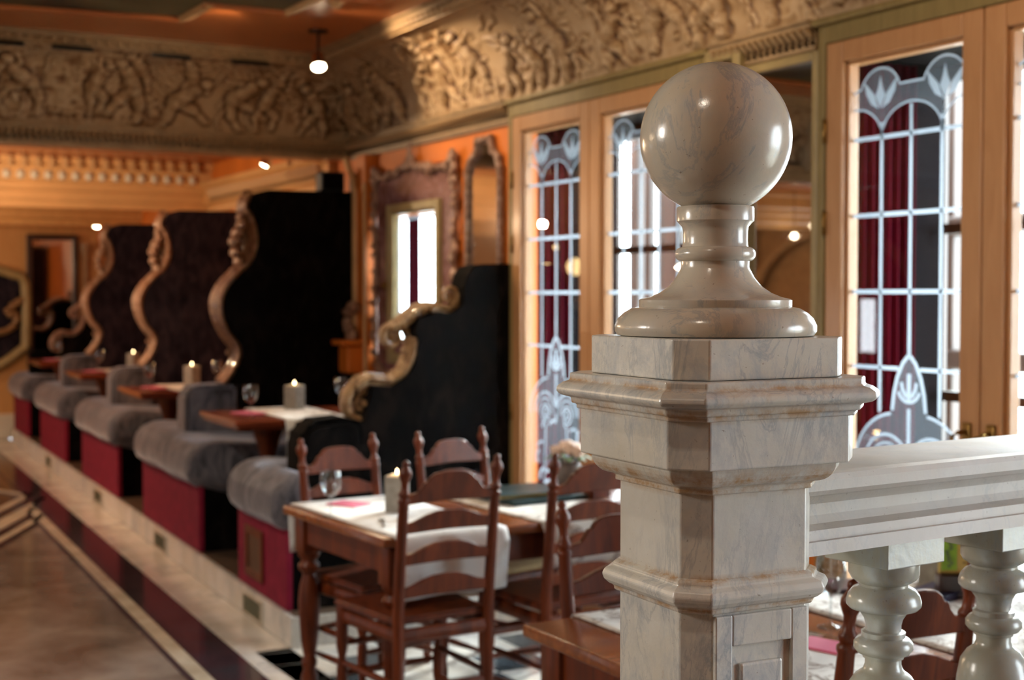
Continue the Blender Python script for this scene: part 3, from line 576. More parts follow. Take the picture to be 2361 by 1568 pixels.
# ------------------------------------------------------------------ raised platform of the booths
PB = sroot('platform')
def bobj(name, bm, mat, parent, smooth=None, **kw):   # mesh given in booth frame
    o = obj(name, bm, mat, parent, smooth, **kw); o.rotation_euler = (0, 0, -DB); return o
bobj('plank_base', bx(1.925, 3.22, 6.03, 16.0, 0, .13), 'wood_platform', PB)
y = 6.02
while y < 16: e_ = min(y+1.22, 16.0); bobj('marble_slab', bx(1.90, 1.925, y+.001, e_-.001, 0, .138, bev=.002), 'marble_step', PB); y += 1.22
bobj('marble_slab', bx(1.90, 3.2, 6.0, 6.02, 0, .138, bev=.002), 'marble_step', PB)
for k in range(5): bobj('floor_plank', bx(1.925+k*.26, 2.183+k*.26, 6.03, 16.0, .13, .14, bev=.002), 'wood_platform', PB)
for i, y in enumerate((6.62, 8.66, 10.8, 13.3)):
    r = root('floor_vent', ['brass framed vent in the marble step below the nearest bench', 'vent in the marble step below the second bench', 'vent in the marble step below the third bench', 'vent in the marble step far down by the fourth bench'][i], 'vent', fb(1.90, y, .06), -DB, 'vents in the marble step')
    bm = B()
    for a, b, c, d in ((-.17, -.15, -.055, .06), (.15, .17, -.055, .06), (-.15, .15, .045, .06), (-.15, .15, -.055, -.04)): box(bm, -.008, .0, a, b, c, d, bev=.002)
    obj('vent_frame', bm, 'marble_line', r); obj('grille', bx(-.004, -.001, -.15, .15, -.04, .045), 'grate_green', r)
    for k in range(9): obj('slat', bx(-.007, -.003, -.14+k*.033, -.132+k*.033, -.04, .045), 'grate_green', r)

# ------------------------------------------------------------------ benches
BL = [(6.13, 6.95), (7.76, 9.27), (10.12, 11.62), (12.48, 13.95), (14.85, 15.95)]
BN = ['nearest crimson fronted bench with a small wooden grille in its end', 'second crimson fronted bench, under the tallest dark divider', 'third crimson fronted bench along the marble step', 'fourth crimson fronted bench along the marble step', 'farthest crimson fronted bench beside the end wall']
for i, (a, b) in enumerate(BL):
    r = root('booth_bench', BN[i], 'bench', fb(1.92, a, .14), -DB, 'velvet cushioned benches of the booths'); L = b-a
    obj('base', bx(.03, (1.25, 1.15, 1.075, 1.0, .93)[i], .0, L, 0, .40), 'velvet_panel', r)
    obj('front_panel', bx(0, .03, .0, L, 0, .40, bev=.004), 'crimson_panel', r)
    def cushion(nm, L0, L1, xe):
        bm = B(); n = 30; rows = []; Lc = L1-L0
        prof = [(.02, .36), (-.045, .40), (-.062, .47), (-.045, .55), (.01, .605), (.09, .625), (min(.2, xe-.02), .62), (max(.22, xe*.5) if xe > .3 else xe-.01, .60), (xe, .60 if xe > .3 else .5), (xe, .36)]
        for k in range(n+1):
            y = L0+Lc*k/n; e_ = min(y-L0, L1-y); q = math.sqrt(max(0, 1-max(0, 1-e_/.10)**2)); yy_ = y-.05*(1-k/n*2) if e_ < .1 else y
            rows.append([bm.verts.new((.10+(x-.10)*(.75+.25*q) if x < .3 else x, yy_, .48+(z-.48)*(.55+.45*q)+.005*math.sin(y*9+x*7))) for x, z in prof])
        for p, q in zip(rows, rows[1:]):
            for j in range(len(prof)): bm.faces.new((p[j], p[(j+1) % len(prof)], q[(j+1) % len(prof)], q[j]))
        bm.faces.new(rows[0]); bm.faces.new(rows[-1][::-1]); fixn(bm); bmesh.ops.subdivide_edges(bm, edges=bm.edges[:], cuts=1, use_grid_fill=True, smooth=.6)
        obj(nm, bm, 'velvet_cushion', r, 1.2)
    XE = (1.24, 1.145, 1.07, .995, .925)[i]
    if i == 0: cushion('seat_cushion', .47, L, XE); cushion('cushion_roll', 0, .50, .11)
    else: cushion('seat_cushion', 0, L, XE)
    if i == 0:
        bm = B(); 
        for p in ((.36, .40, .06, .31), (.62, .66, .06, .31), (.40, .62, .27, .31), (.40, .62, .06, .10)): box(bm, -.012, .0, p[0], p[1], p[2], p[3], bev=.003)
        g = obj('grille_frame', bm, 'wood_chair', r); obj('grille_panel', bx(-.005, -.001, .40, .62, .10, .27), 'wood_dark', g)

# ------------------------------------------------------------------ tall dividers with carved scroll edges
def carve(bm, pts, rad, y=.09, n=7, lob=5):
    P = rsm([(x, y, z) for x, z in pts], n); m = len(P); R_ = np.interp(np.linspace(0, 1, m), np.linspace(0, 1, len(rad)), rad)
    tube(bm, P, list(R_), 20, flat=(1.9, 1), lobes=lob, N=(0, 1, 0)); return P
def volute(bm, cx, cz, r, a0, turns, sgn, y=.09, w=.3):
    n = int(26*turns); pts = [(cx+r*(1-.86*t/n)*math.cos(a0+sgn*2*PI*turns*t/n), y, cz+r*(1-.86*t/n)*math.sin(a0+sgn*2*PI*turns*t/n)) for t in range(n+1)]
    tube(bm, pts, [r*w*(1-.7*t/n)+.004 for t in range(n+1)], 14, flat=(2.1 if r > .06 else 1.6, 1), N=(0, 1, 0)); blob(bm, (cx, y, cz), r*.22, (1, 3.2, 1))
tall = [(0, 0), (.27, 0), (.27, 0)]
edge = [(.25, .30), (.30, .36), (.35, .46), (.345, .54), (.285, .62), (.245, .71), (.235, .81), (.27, .90), (.345, .985), (.42, 1.06), (.455, 1.16), (.455, 1.27), (.43, 1.35), (.40, 1.40), (.42, 1.46)]
def divider(i, Y0, label):
    r = root('booth_divider', label, 'divider', fb(2.0, Y0, .745), -DB, 'velvet dividers between the booths')
    inner = [(p.x+.012, p.z) for p in rsm([(x, 0, z) for x, z in edge], 4)]
    pl = [(.30, 0)]+[(.30, .28)]+inner+[(.46, 1.49), (.53, 1.51), (1.155-.078*(i-1), 1.515), (1.155-.078*(i-1), 0)]
    bm = B(); poly(bm, pl, (0, 0, 0), (1, 0, 0), (0, 0, 1), (0, 1, 0), .18); fixn(bm)
    obj('panel', bm, 'velvet_panel' if i == 1 else 'velvet_violet', r)
    bm = B(); poly(bm, [(0, -.02), (.32, -.02), (.32, .30), (.26, .305), (.06, .30), (.02, .28), (0, .24)], (0, -.03, 0), (1, 0, 0), (0, 0, 1), (0, 1, 0), .24); fixn(bm)
    bmesh.ops.bevel(bm, geom=bm.edges[:], offset=.025, segments=3, affect='EDGES'); obj('low_post', bm, 'velvet_cushion', r, .9)
    bm = B(); carve(bm, edge, [.044, .040, .040, .042, .040, .044, .050, .046, .040, .046, .050, .045, .040, .042, .036])
    obj('carved_edge', bm, 'carved_wood' if i == 1 else 'carved_rose', r, .9)
    cm = 'carved_wood' if i == 1 else 'carved_rose'
    for v in ((.255, .315, .035, .5, 1.1, 1), (.30, .50, .028, 1.5, 1, -1), (.43, 1.475, .032, 3, 1, -1)): bm = B(); volute(bm, *v); obj('volute', bm, cm, r, .9)
    for a, b, q in ((.365, 1.24, .034), (.345, 1.19, .032), (.350, 1.12, .030), (.370, 1.065, .028), (.39, 1.29, .030), (.335, 1.00, .024), (.30, .955, .018), (.385, 1.34, .024)):
        bm = B(); blob(bm, (a-.006, .09, b), q*1.2, (.9, 2.2, 1)); tube(bm, [(a, .09, b), (a+.025, .09, b-.012), (a+.045, .09, b-.045)], [.016, .013, .006], 8, flat=(2.5, 1), N=(0, 1, 0)); obj('carved_leaf', bm, cm, r, .9)
    return r
divider(1, 8.42, 'tall near-black velvet divider with a carved scroll edge, nearest of the full height ones')
divider(2, 10.77, 'tall violet black velvet divider with gilt scroll edge, second of the full height ones')
divider(3, 13.09, 'tall dark velvet divider with scroll edge, farthest of the full height ones')
def low_divider(Y0, label, mat, flip=False, h=0):
    r = root('booth_divider', label, 'divider', fb(2.0 if Y0 > 7 else 2.09, Y0, .745 if Y0 > 7 else .735), -DB, 'velvet dividers between the booths')
    top = [(.285, .405), (.35, .44), (.46, .43), (.54, .475), (.585, .555), (.60, .65), (.575, .70), (.60, .77), (.71, .80), (.79, .79), (.845, .83), (.85, .90), (.87, .97), (.90, 1.01), (.96, 1.022)]
    lo_ = -.19 if Y0 < 7 else 0; xe = .92 if Y0 > 7 else 1.13
    pl = [(.02, lo_), (.02, .22), (.06, .26), (.2, .27), (.31, .24), (.33, .33)]+[(a, b-.02) for a, b in top[1:11]]+(top[11:] if Y0 < 7 else [])+[(xe, 1.025), (xe, lo_)]
    bm = B(); poly(bm, pl, (0, 0, 0), (1, 0, 0), (0, 0, 1), (0, 1, 0), .18); fixn(bm); obj('panel', bm, 'velvet_panel', r)
    bm = B(); carve(bm, top[:6], [.038, .036, .034, .040, .042, .040]); obj('carved_edge', bm, mat, r, .9); bm = B(); carve(bm, [(.50, .70), (.545, .735), (.60, .775), (.66, .80), (.72, .80), (.79, .79), (.835, .825), (.845, .87)], [.03, .034, .034, .028, .024, .022, .022, .02]); obj('carved_edge', bm, mat, r, .9)
    for v, ww in (((.335, .325, .104, 2.0, 1.75, 1), .22), ((.49, .655, .064, .9, 1.6, 1), .24), ((.80, .86, .048, -.3, 1.3, 1), .28), ((.60, .66, .032, 2.8, 1.2, -1), .35)): bm = B(); volute(bm, *v, w=ww); obj('volute', bm, mat, r, .9)
    bm = B()
    if Y0 < 7:
        lp = B(); poly(lp, [(-.03, -.19), (.30, -.19), (.30, .235), (.22, .262), (.05, .255), (-.01, .22), (-.03, .17)], (0, -.03, 0), (1, 0, 0), (0, 0, 1), (0, 1, 0), .24); fixn(lp); bmesh.ops.bevel(lp, geom=lp.edges[:], offset=.03, segments=3, affect='EDGES'); obj('low_post', lp, 'velvet_panel', r, .9)
    for k in range(22):
        t_ = k/21; a, b = (.56+.04*t_, .50+.20*t_) if k < 12 else (.50+.02*(k-12), .70+.012*(k-12)); blob(bm, (a+rng.uniform(-.03, .03), .09, b), rng.uniform(.012, .022), (1, rng.uniform(3, 5), 1.3))
    obj('leaf_carving', bm, mat, r, .9)['kind'] = 'stuff'; return r
low_divider(6.38, 'lower black velvet divider with big gilt volutes, behind the dining table', 'carved_gilt')
low_divider(15.34, 'lower velvet divider with pale carved scrolls at the far end of the booths', 'carved_silver')
# speakers on the beam end above the tallest divider
for i, (x, wd) in enumerate(((2.965, .16), (3.165, .10))):
    r = root('loudspeaker', ['square black loudspeaker on top of the tallest dark divider', 'smaller black loudspeaker in the wall corner on top of the tallest dark divider'][i], 'loudspeaker', fb(x, 8.50, 2.262), -DB)
    obj('cabinet', bx(-wd/2, wd/2, -.06, .06, 0, .125, bev=.01), 'speaker_black', r); obj('speaker_grille', bx(-wd/2+.012, wd/2-.012, -.068, -.058, .012, .113, bev=.004), 'dark_recess', r)
# ------------------------------------------------------------------ far wall furniture
r = root('wall_niche_mirror', 'dark framed opening with pale green stems on the far orange wall', 'mirror'); r.location = (0, 0, 0)
bm = B()
for a, b, c, d in ((2.66, 2.72, .55, 2.28), (3.16, 3.22, .55, 2.28), (2.72, 3.16, 2.22, 2.28), (2.72, 3.16, .55, .62)): box(bm, a, b, 16.22, 16.30, c, d, bev=.006)
obj('frame', bm, 'wood_dark', r); obj('mirror_glass', bx(2.71, 3.17, 16.26, 16.28, .6, 2.23), 'mirror_old', r)
r = root('corner_column', 'slim gilt column next to the dark framed mirror in the far corner', 'column', (3.29, 16.15, 0))
bm = B(); lathe(bm, [(.07, .0), (.07, .12), (.045, .16), (.04, 1.2), (.036, 2.05), (.06, 2.10), (.065, 2.18)], 16); obj('shaft', bm, 'carved_gilt', r, .9)
r = root('arched_mirror', 'black arched mirror in a gilt moulded surround on the far orange wall', 'alcove')
ar = [(2.64, 1.02), (2.64, 1.72), (2.50, 1.83), (2.38, 1.87), (2.2, 1.90), (1.9, 1.90), (1.6, 1.83), (1.42, 1.72), (1.42, 1.0), (1.6, .86), (1.9, .78), (2.2, .78), (2.4, .84)]
bm = B(); P = [Vector((x, 16.26, z)) for x, z in ar]+[Vector((ar[0][0], 16.26, ar[0][1]))]; tube(bm, rsm([p-Vector((0, .022, 0)) for p in P], 3), .055, 10, flat=(1, 1)); obj('surround', bm, 'olive_trim', r, .9)
bm = B(); poly(bm, ar, (0, 16.28, 0), (1, 0, 0), (0, 0, 1), (0, 1, 0), .01); fixn(bm); obj('dark_panel', bm, 'velvet_violet', r)  # dark mirror reflection given as a flat dark panel
bm = B(); P = rsm([(2.22, 16.22, 1.17), (2.40, 16.22, 1.19), (2.52, 16.22, 1.27), (2.53, 16.22, 1.38), (2.47, 16.22, 1.44), (2.55, 16.22, 1.52), (2.62, 16.22, 1.55)], 6); tube(bm, P, .035, 10, lobes=4)
for q in ((2.44, 1.42), (2.47, 1.38), (2.49, 1.48), (2.54, 1.50)): blob(bm, (q[0], 16.20, q[1]), .04)
obj('reflected_scroll', bm, 'carved_gilt', r, .9)  # reflection of a divider scroll, modelled as a solid piece
# lamps ---------------------------------------------------------------
def spot(name, label, p, q, power, hang=.0):
    r = root(name, label, 'lamp', p, 0, 'ceiling spotlights')
    bm = B(); lathe(bm, [(.055, hang-.0), (.055, hang-.012), (.015, hang-.02)], 16); tube(bm, [(0, 0, hang-.02), (0, 0, .0)], .008, 8); obj('ceiling_plate', bm, 'iron', r, .8)
    d = (Vector(q)-Vector(p)).normalized(); M = Matrix.Translation((0, 0, -.03)) @ d.to_track_quat('-Z', 'Y').to_matrix().to_4x4()
    bm = B(); lathe(bm, [(.020, .045), (.038, .03), (.042, -.05), (.046, -.055), (.040, -.052), (.034, -.02)], 18, M=M); obj('lamp_head', bm, 'metal', r, .8)
    bm = B(); lathe(bm, [(.038, -.051), (.020, -.060), (.001, -.062)], 16, M=M); obj('bulb', bm, 'bulb', r, .9)
    s = Vector(p)+Vector((0, 0, -.03))+d*.075
    lamp('SPOT', 'spot_light', s, d.to_track_quat('-Z', 'Y').to_euler(), power, (1, .74, .46), .03, spot=1.6)
cp = (2.80, 7.42, 2.955)
spot('ceiling_spotlight', 'glowing ceiling spotlight near the corner of the frieze and the carved beam', cp, (2.4, 5.8, 0), 60, .135)
bm = B(); lathe(bm, [(.05, 3.085), (.035, 3.07), (.012, 3.05)], 14, (2.60, 6.63)); tag(obj('ceiling_glint', bm, 'cream_trim', None, .9), 'small cream boss standing for a light reflection on the ceiling above the corner spotlight', 'reflection')  # light reflection on the ceiling, modelled as a small cream boss
spot('ceiling_spotlight', 'small glowing spotlight under the ceiling of the bay behind the carved beam', (3.20, 9.5, 2.60), (2.5, 9.9, .9), 14, .12)
spot('ceiling_spotlight', 'little bright lamp high beside the third full height divider', (3.30, 15.6, 2.43), (2.8, 15.0, .9), 10, .29)
# further warm spots of the same ceiling outside the picture and hidden behind beams
for p, q, e_ in (((2.75, 5.6, 3.04), (2.7, 5.0, .7), 40), ((2.2, 4.2, 3.04), (3.4, 5.0, 2.7), 42), ((2.2, 2.2, 3.04), (3.4, 3.2, 2.8), 42), ((2.6, 6.9, 3.04), (3.4, 6.7, 2.5), 55), ((2.2, 7.0, 3.04), (2.0, 8.4, 2.8), 10), ((.2, 1.0, 3.04), (1.3, 1.7, 1.7), 20), ((0, 5, 3.04), (.9, 6, 0), 115), ((1.0, 8.2, 3.0), (1.6, 9.0, 0), 0)):
    if e_: lamp('SPOT', 'spot_light', p, aim(p, q), e_, (1, .86, .70) if p[0] < .5 else (1, .74, .47), .05, spot=1.7)
for p, e_ in (((1.05, 10.2, 2.2), 105), ((1.2, 13.2, 2.0), 30), ((1.0, 15.2, 2.0), 26), ((-1.5, 6.0, 2.2), 30), ((-2.0, 12.5, 1.9), 18)):
    lamp('POINT', 'warm_fill_light', p, (0, 0, 0), e_, (1, .72, .45), .03)  # unseen point lights without fixtures, added to brighten the bay and hall
lamp('AREA', 'post_fill_light', (-1.8, 3.7, 2.3), aim((-1.8, 3.7, 2.3), (1.2, 1.8, 1.4)), 60, (1, .93, .84), .6, .6)  # unseen area light added to fill the left side of the post, not a window
# left half of the hall, met only in the mirrors and the glass
for i, (x, y, z) in enumerate(((-1.0, 13.7, 1.86), (-1.3, 13.55, 1.92), (-.9, 13.3, 2.13))):
    r = root('globe_lamp', ['large amber globe lamp opposite, the lower of two', 'large amber globe lamp opposite, the higher of two', 'tiny amber globe lamp hanging above the two large ones'][i], 'lamp', (x, y, z), 0, 'globe lamps')
    bm = B(); blob(bm, (0, 0, 0), .10 if i < 2 else .03, seg=16); obj('globe', bm, 'globe', r, 3); bm = B(); tube(bm, [(0, 0, .09), (0, 0, 2.72-z)], .008, 8); obj('rod', bm, 'brass', r, .9)
for i, (x, y, z) in enumerate(((-3.0, 11.4, 2.33), (-2.9, 11.6, 2.23))):
    r = root('globe_lamp', ['small bright globe opposite the window wall, the higher one', 'small bright globe opposite the window wall, the lower one'][i], 'lamp', (x, y, z), 0, 'wall globes'); bm = B(); blob(bm, (0, 0, 0), .025, seg=14); obj('globe', bm, 'bulb', r, 3); bm = B(); tube(bm, [(0, 0, .04), (0, 0, 2.72-z)], .006, 8); obj('rod', bm, 'brass', r, .9)
bm = B(); box(bm, -4.06, -3.9, 9.9, 10.2, 0, 2.7, bev=.02); box(bm, -4.06, -3.9, 13.6, 13.9, 0, 2.7, bev=.02); box(bm, -4.06, -3.8, 9.6, 14.2, 2.45, 2.72, bev=.03)
tube(bm, [(-3.92, 12.2+1.35*math.cos(a), 1.5+.85*math.sin(a)) for a in np.linspace(0, PI, 20)], .07, 8); struct('trim_11', bm, 'cornice')
fold('curtain', 'dark crimson curtain by the window on the opposite side of the hall', (-3.93, 11.0), (0, 1), .5, .3, 2.4, .02, 7)

# ------------------------------------------------------------------ table things
def glass_me(h=.175, r=.040):
    o = [(.032, 0), (.033, .002), (.006, .006), (.0035, .012), (.0035, h*.42), (.008, h*.46), (r*.75, h*.58), (r, h*.74), (r*.92, h*.92), (r*.86, h)]
    inn = [(r*.83, h), (r*.89, h*.92), (r*.96, h*.74), (r*.71, h*.59), (.004, h*.475)]
    bm = B(); lathe(bm, [(a, b) for a, b in o], 20)
    return bm, inn
def wine_glass(loc, label, group='wine glasses', h=.175, r=.040):
    rt = root('wine_glass', label, 'glass', loc, 0, group); bm = B()
    lathe(bm, [(.033, 0), (.034, .0025), (.007, .007), (.0035, .014), (.0035, h*.40), (.006, h*.44)], 20); obj('stem', bm, 'wine_glass', rt, 1.0)
    bm = B(); prof = [(.005, h*.43), (r*.55, h*.49), (r*.85, h*.60), (r, h*.74), (r*.95, h*.90), (r*.88, h), (r*.84, h), (r*.91, h*.90), (r*.96, h*.74), (r*.81, h*.61), (r*.5, h*.505), (.001, h*.455)]
    lathe(bm, prof, 24); obj('bowl', bm, 'wine_glass', rt, 1.0); return rt
def candle(loc, rz, label, h=.15, w=.085, lit=True):
    rt = root('candle_block', label, 'candle', loc, rz, 'square stone candle blocks'); bm = B(); a = w/2
    box(bm, -a, a, -a, a, 0, h, bev=.004); obj('stone_block', bm, 'candle_stone', rt)
    bm = B(); lathe(bm, [(.024, h), (.024, h+.004), (.018, h+.005)], 16); obj('wax', bm, 'skirting', rt, .8)
    bm = B(); lathe(bm, [(.001, h+.006), (.004, h+.010), (.0045, h+.013), (.002, h+.020), (.0005, h+.026)], 12); obj('flame', bm, 'flame', rt, 3)
    lamp('POINT', 'candle_light', (loc[0], loc[1], loc[2]+h+.05), (0, 0, 0), .5, (1, .6, .25), .012)
def cloth(name, label, cat, P, rz, wx, ly, drop0, drop1, mat, parentgroup=None, z=0):
    """runner: wx wide along local x, ly long along local y, hanging drop0 at -y end and drop1 at +y end"""
    R = .012; path = []
    if drop0: path += [(-ly/2-R-.004*k, -drop0*(1-k/5)) for k in range(0, 5)]+[(-ly/2-R, -R)]
    path += [(-ly/2+ly*k/12, .0025) for k in range(13)]
    if drop1: path += [(ly/2+R, -R)]+[(ly/2+R+.004*(4-k), -drop1*(k+1)/5) for k in range(5)]
    bm = B(); rows = []
    for i, (y, z_) in enumerate(path):
        hang = max(0, -z_); rows.append([bm.verts.new((wx*(u-.5)*(1-.05*hang), y-(math.sin(u*9+1)*.012*min(1, hang*6) if y < 0 else -math.sin(u*9)*.012*min(1, hang*6)), z_)) for u in [k/14 for k in range(15)]])
    for a, b in zip(rows, rows[1:]):
        for j in range(14): bm.faces.new((a[j], a[j+1], b[j+1], b[j]))
    fixn(bm); o = obj(name, bm, mat, None, 3); m_ = o.modifiers.new('t', 'SOLIDIFY'); m_.thickness = .002; m_.offset = 1; o.location = P; o.rotation_euler = (0, 0, rz); return tag(o, label, cat, parentgroup)
def booth_table(Y0, label, nm):
    XL = 1.25-.078*nm
    r = root('booth_table', label, 'table', fb(1.92, Y0, .14), -DB, 'pedestal tables in the booths')
    bm = B(); box(bm, 0, XL, 0, .75, .777, .807, bev=.006); box(bm, .02, XL-.02, .02, .73, .757, .777, bev=.005); obj('tabletop', bm, 'wood_booth_table', r)
    for x in (.28, .88):
        bm = B(); lathe(bm, [(.05, .03), (.05, .07), (.032, .10), (.03, .16), (.05, .22), (.055, .30), (.035, .40), (.028, .46), (.04, .49), (.028, .52), (.045, .60), (.07, .68), (.09, .73), (.12, .757)], 20, (x, .375)); obj('pedestal', bm, 'wood_chair', r, .9)
        bm = B(); box(bm, x-.06, x+.06, .06, .69, 0, .05, bev=.015); obj('foot', bm, 'wood_chair', r)
T = [(6.98, 'second'), (9.33, 'third'), (11.70, 'fourth'), (14.02, 'fifth')]
booth_table(6.98, 'dark red pedestal table in the nearest booth, set with two wine glasses and a candle', 0); booth_table(9.33, 'red brown pedestal table in the second booth from the front', 1)
booth_table(11.70, 'red brown pedestal table in the third booth from the front', 2); booth_table(14.02, 'red brown pedestal table in the farthest booth', 3)
TZ = .9475
wine_glass(fb(2.06, 7.19, TZ), 'wine glass at the outer end of the nearest booth table'); wine_glass(fb(2.71, 7.60, TZ), 'wine glass behind the gilt volute on the nearest booth table')
wine_glass(fb(2.07, 9.75, TZ), 'wine glass at the outer end of the second booth table'); wine_glass(fb(2.17, 12.2, TZ), 'wine glass on the third booth table'); wine_glass(fb(2.17, 14.45, TZ), 'wine glass on the farthest booth table')
wine_glass(fb(2.60, 9.95, TZ), 'wine glass below the scroll foot behind the second booth table')
candle(fb(2.42, 7.56, TZ), .5, 'stone candle block burning on the nearest booth table', .14); candle(fb(2.42, 9.96, TZ), .5, 'stone candle block burning on the second booth table', .14); candle(fb(2.48, 12.32, TZ), .5, 'stone candle block burning on the third booth table', .14)
for Y0, nm in ((6.98, 'nearest'), (9.33, 'second'), (11.70, 'third'), (14.02, 'farthest')):
    cloth('table_runner', 'white patterned table runner hanging over the '+nm+' booth table', 'tablecloth', fb(2.36, Y0+.375, TZ), -DB, .36, .75, .26, .1, 'runner', 'runners on the booth tables')
    p = root('napkin', 'pink napkin folded beside the wine glass on the '+nm+' booth table', 'napkin', fb(2.12, Y0+.45, TZ+.001), .4, 'pink napkins in the booths')
    obj('folded_napkin', bx(-.06, .06, -.09, .09, 0, .006, bev=.002), 'pink_napkin', p)

# ------------------------------------------------------------------ ladder-back chairs
def chair(label):
    r = root('dining_chair', label, 'chair', (0, 0, 0), 0, 'ladder-back dining chairs'); hw = .183
    lean = lambda z: -.065*max(0, (z-.46)/.56)**1.15
    pr = [(0, .015), (.03, .018), (.30, .019), (.46, .020), (.60, .020), (.80, .019), (.868, .0175), (.876, .021), (.884, .021), (.890, .015), (.897, .019), (.903, .0205), (.909, .019), (.915, .014), (.93, .012), (.945, .0135), (.955, .018), (.967, .0225), (.980, .0215), (.992, .014), (.999, .010), (1.004, .0125), (1.012, .0115), (1.019, .003)]
    for s in (-1, 1):
        P = [(s*hw, lean(z), z) for z, _ in pr]; obj('back_post', tube(B(), P, [q for _, q in pr], 14, N=(0, 1, 0)), 'wood_chair', r, 1.1)
    a = hw-.008
    crest = [(-a, .865), (0, .872), (a, .865), (a, .897), (.135, .905), (.118, .921), (.108, .938), (.098, .938), (.085, .955), (.065, .967), (.03, .972), (-.03, .972), (-.065, .967), (-.085, .955), (-.098, .938), (-.108, .938), (-.118, .921), (-.135, .905), (-a, .897)]
    def rail(z): return [(-a, z-.035), (-.08, z-.032), (0, z-.030), (.08, z-.032), (a, z-.035), (a, z), (.14, z+.006), (.09, z+.026), (.05, z+.036), (0, z+.038), (-.05, z+.036), (-.09, z+.026), (-.14, z+.006), (-a, z)]
    for k, pts in enumerate((crest, rail(.80), rail(.69), rail(.575))):
        zc = sum(p[1] for p in pts)/len(pts); bm = B(); n = len(pts)
        f = [bm.verts.new((x, lean(z)-.009+.02*(x/a)**2*-0, z)) for x, z in pts]; b = [bm.verts.new((x, lean(z)+.009, z)) for x, z in pts]
        bm.faces.new(f); bm.faces.new(b[::-1])
        for i in range(n): bm.faces.new((f[i], b[i], b[(i+1) % n], f[(i+1) % n]))
        fixn(bm); bmesh.ops.bevel(bm, geom=[e for e in bm.edges if abs(e.verts[0].co.y-e.verts[1].co.y) < .006 or True][:0] or bm.edges[:], offset=.003, segments=1, affect='EDGES'); obj('slat', bm, 'wood_chair', r)
    bm = B(); poly(bm, [(-.19, .01), (-.225, .43), (.225, .43), (.19, .01)], (0, 0, .445), (1, 0, 0), (0, 1, 0), (0, 0, 1), .026); fixn(bm); bmesh.ops.bevel(bm, geom=bm.edges[:], offset=.008, segments=3, affect='EDGES'); obj('seat', bm, 'wood_chair', r)
    bm = B(); 
    for s in (-1, 1): tube(bm, [(s*hw, 0, .41), (s*.20, .40, .41)], .016, 8, flat=(1.6, .8))
    tube(bm, [(-.20, .40, .41), (.20, .40, .41)], .016, 8, flat=(1.6, .8)); tube(bm, [(-hw, 0, .41), (hw, 0, .41)], .016, 8, flat=(1.6, .8)); obj('seat_rail', bm, 'wood_chair', r)
    for s in (-1, 1):
        bm = B(); lathe(bm, [(.012, 0), (.017, .02), (.019, .06), (.014, .10), (.021, .14), (.021, .22), (.014, .26), (.022, .30), (.022, .44), (.020, .446)], 14, (s*.203, .40)); obj('front_leg', bm, 'wood_chair', r, .9)
        for z in (.13, .24): obj('stretcher', tube(B(), rsm([(s*hw, 0, z), (s*(hw+.203)/2, .2, z), (s*.203, .40, z)], 3), [.009, .010, .012, .014, .012, .010, .009], 10), 'wood_chair', r, .9)
    for y, z, q in ((.40, .20, .203), (.40, .31, .203), (0, .22, hw)): obj('stretcher', tube(B(), rsm([(-q, y, z), (0, y, z), (q, y, z)], 3), [.009, .011, .014, .016, .014, .011, .009], 10), 'wood_chair', r, .9)
    return r
c1_ = chair('ladder-back chair with its back to us at the near side of the dining table')
c1_.scale = (1, 1, 1.018); c1_.location = (2.106, 4.365, 0); c1_.rotation_euler = (0, 0, math.radians(4))
c2_ = dup(c1_, (2.165, 5.43, 0), PI+math.radians(13), 'ladder-back chair behind the outer end of the dining table, facing us'); c2_.scale = (1, 1, .985)
c3_ = dup(c1_, (2.715, 5.465, 0), PI+math.radians(13), 'ladder-back chair with pale rush seat behind the dining table, in front of the black divider'); c3_.scale = (1, 1, .985)
for ch in c3_.children:
    if ch.name.startswith('seat') and not ch.name.startswith('seat_rail'): ch.data = ch.data.copy(); ch.data.materials[0] = MATS['rush']; ch['label'] = 'pale woven rush seat'
dup(c1_, (2.665, 4.30, 0), math.radians(1), 'ladder-back chair at the near side of the dining table, partly behind the marble post')
dup(c1_, (2.105, 3.175, 0), PI-math.radians(2), 'ladder-back chair facing us across the smooth red table, left of the marble post')
dup(c1_, (2.078, 2.15, 0), math.radians(5), 'ladder-back chair behind the marble balusters')

# ------------------------------------------------------------------ dining tables
def dining_table(label, loc, rz, Lx, Ly, mat, group=None):
    """origin at the outer near corner; Lx to the wall, Ly away"""
    r = root('dining_table', label, 'table', loc, rz)
    bm = B(); box(bm, 0, Lx, 0, Ly, .708, .742, bev=.006, seg=3); obj('tabletop', bm, mat, r, .6)
    bm = B(); i_ = .05
    for a, b, c, d in ((i_, Lx-i_, i_, i_+.025), (i_, Lx-i_, Ly-i_-.025, Ly-i_), (i_, i_+.025, i_, Ly-i_), (Lx-i_-.025, Lx-i_, i_, Ly-i_)): box(bm, a, b, c, d, .60, .708)
    obj('apron', bm, 'wood_chair', r)
    prof = [(.022, 0), (.030, .02), (.034, .05), (.024, .08), (.032, .10), (.032, .115), (.024, .13), (.036, .20), (.042, .30), (.044, .36), (.038, .42), (.028, .455), (.026, .47), (.042, .49), (.044, .505), (.032, .52), (.032, .53), (.044, .545), (.046, .56)]
    for x in (i_+.03, Lx-i_-.03):
        for y in (i_+.03, Ly-i_-.03): bm = B(); lathe(bm, prof, 20, (x, y)); box(bm, x-.044, x+.044, y-.044, y+.044, .56, .705, bev=.004); obj('leg', bm, 'wood_chair', r, .7)
    return r
t1 = dining_table('long dark wooden dining table with turned legs, set with white runners', (1.918, 4.457, 0), math.radians(3.2), 1.46, .92, 'wood_table')
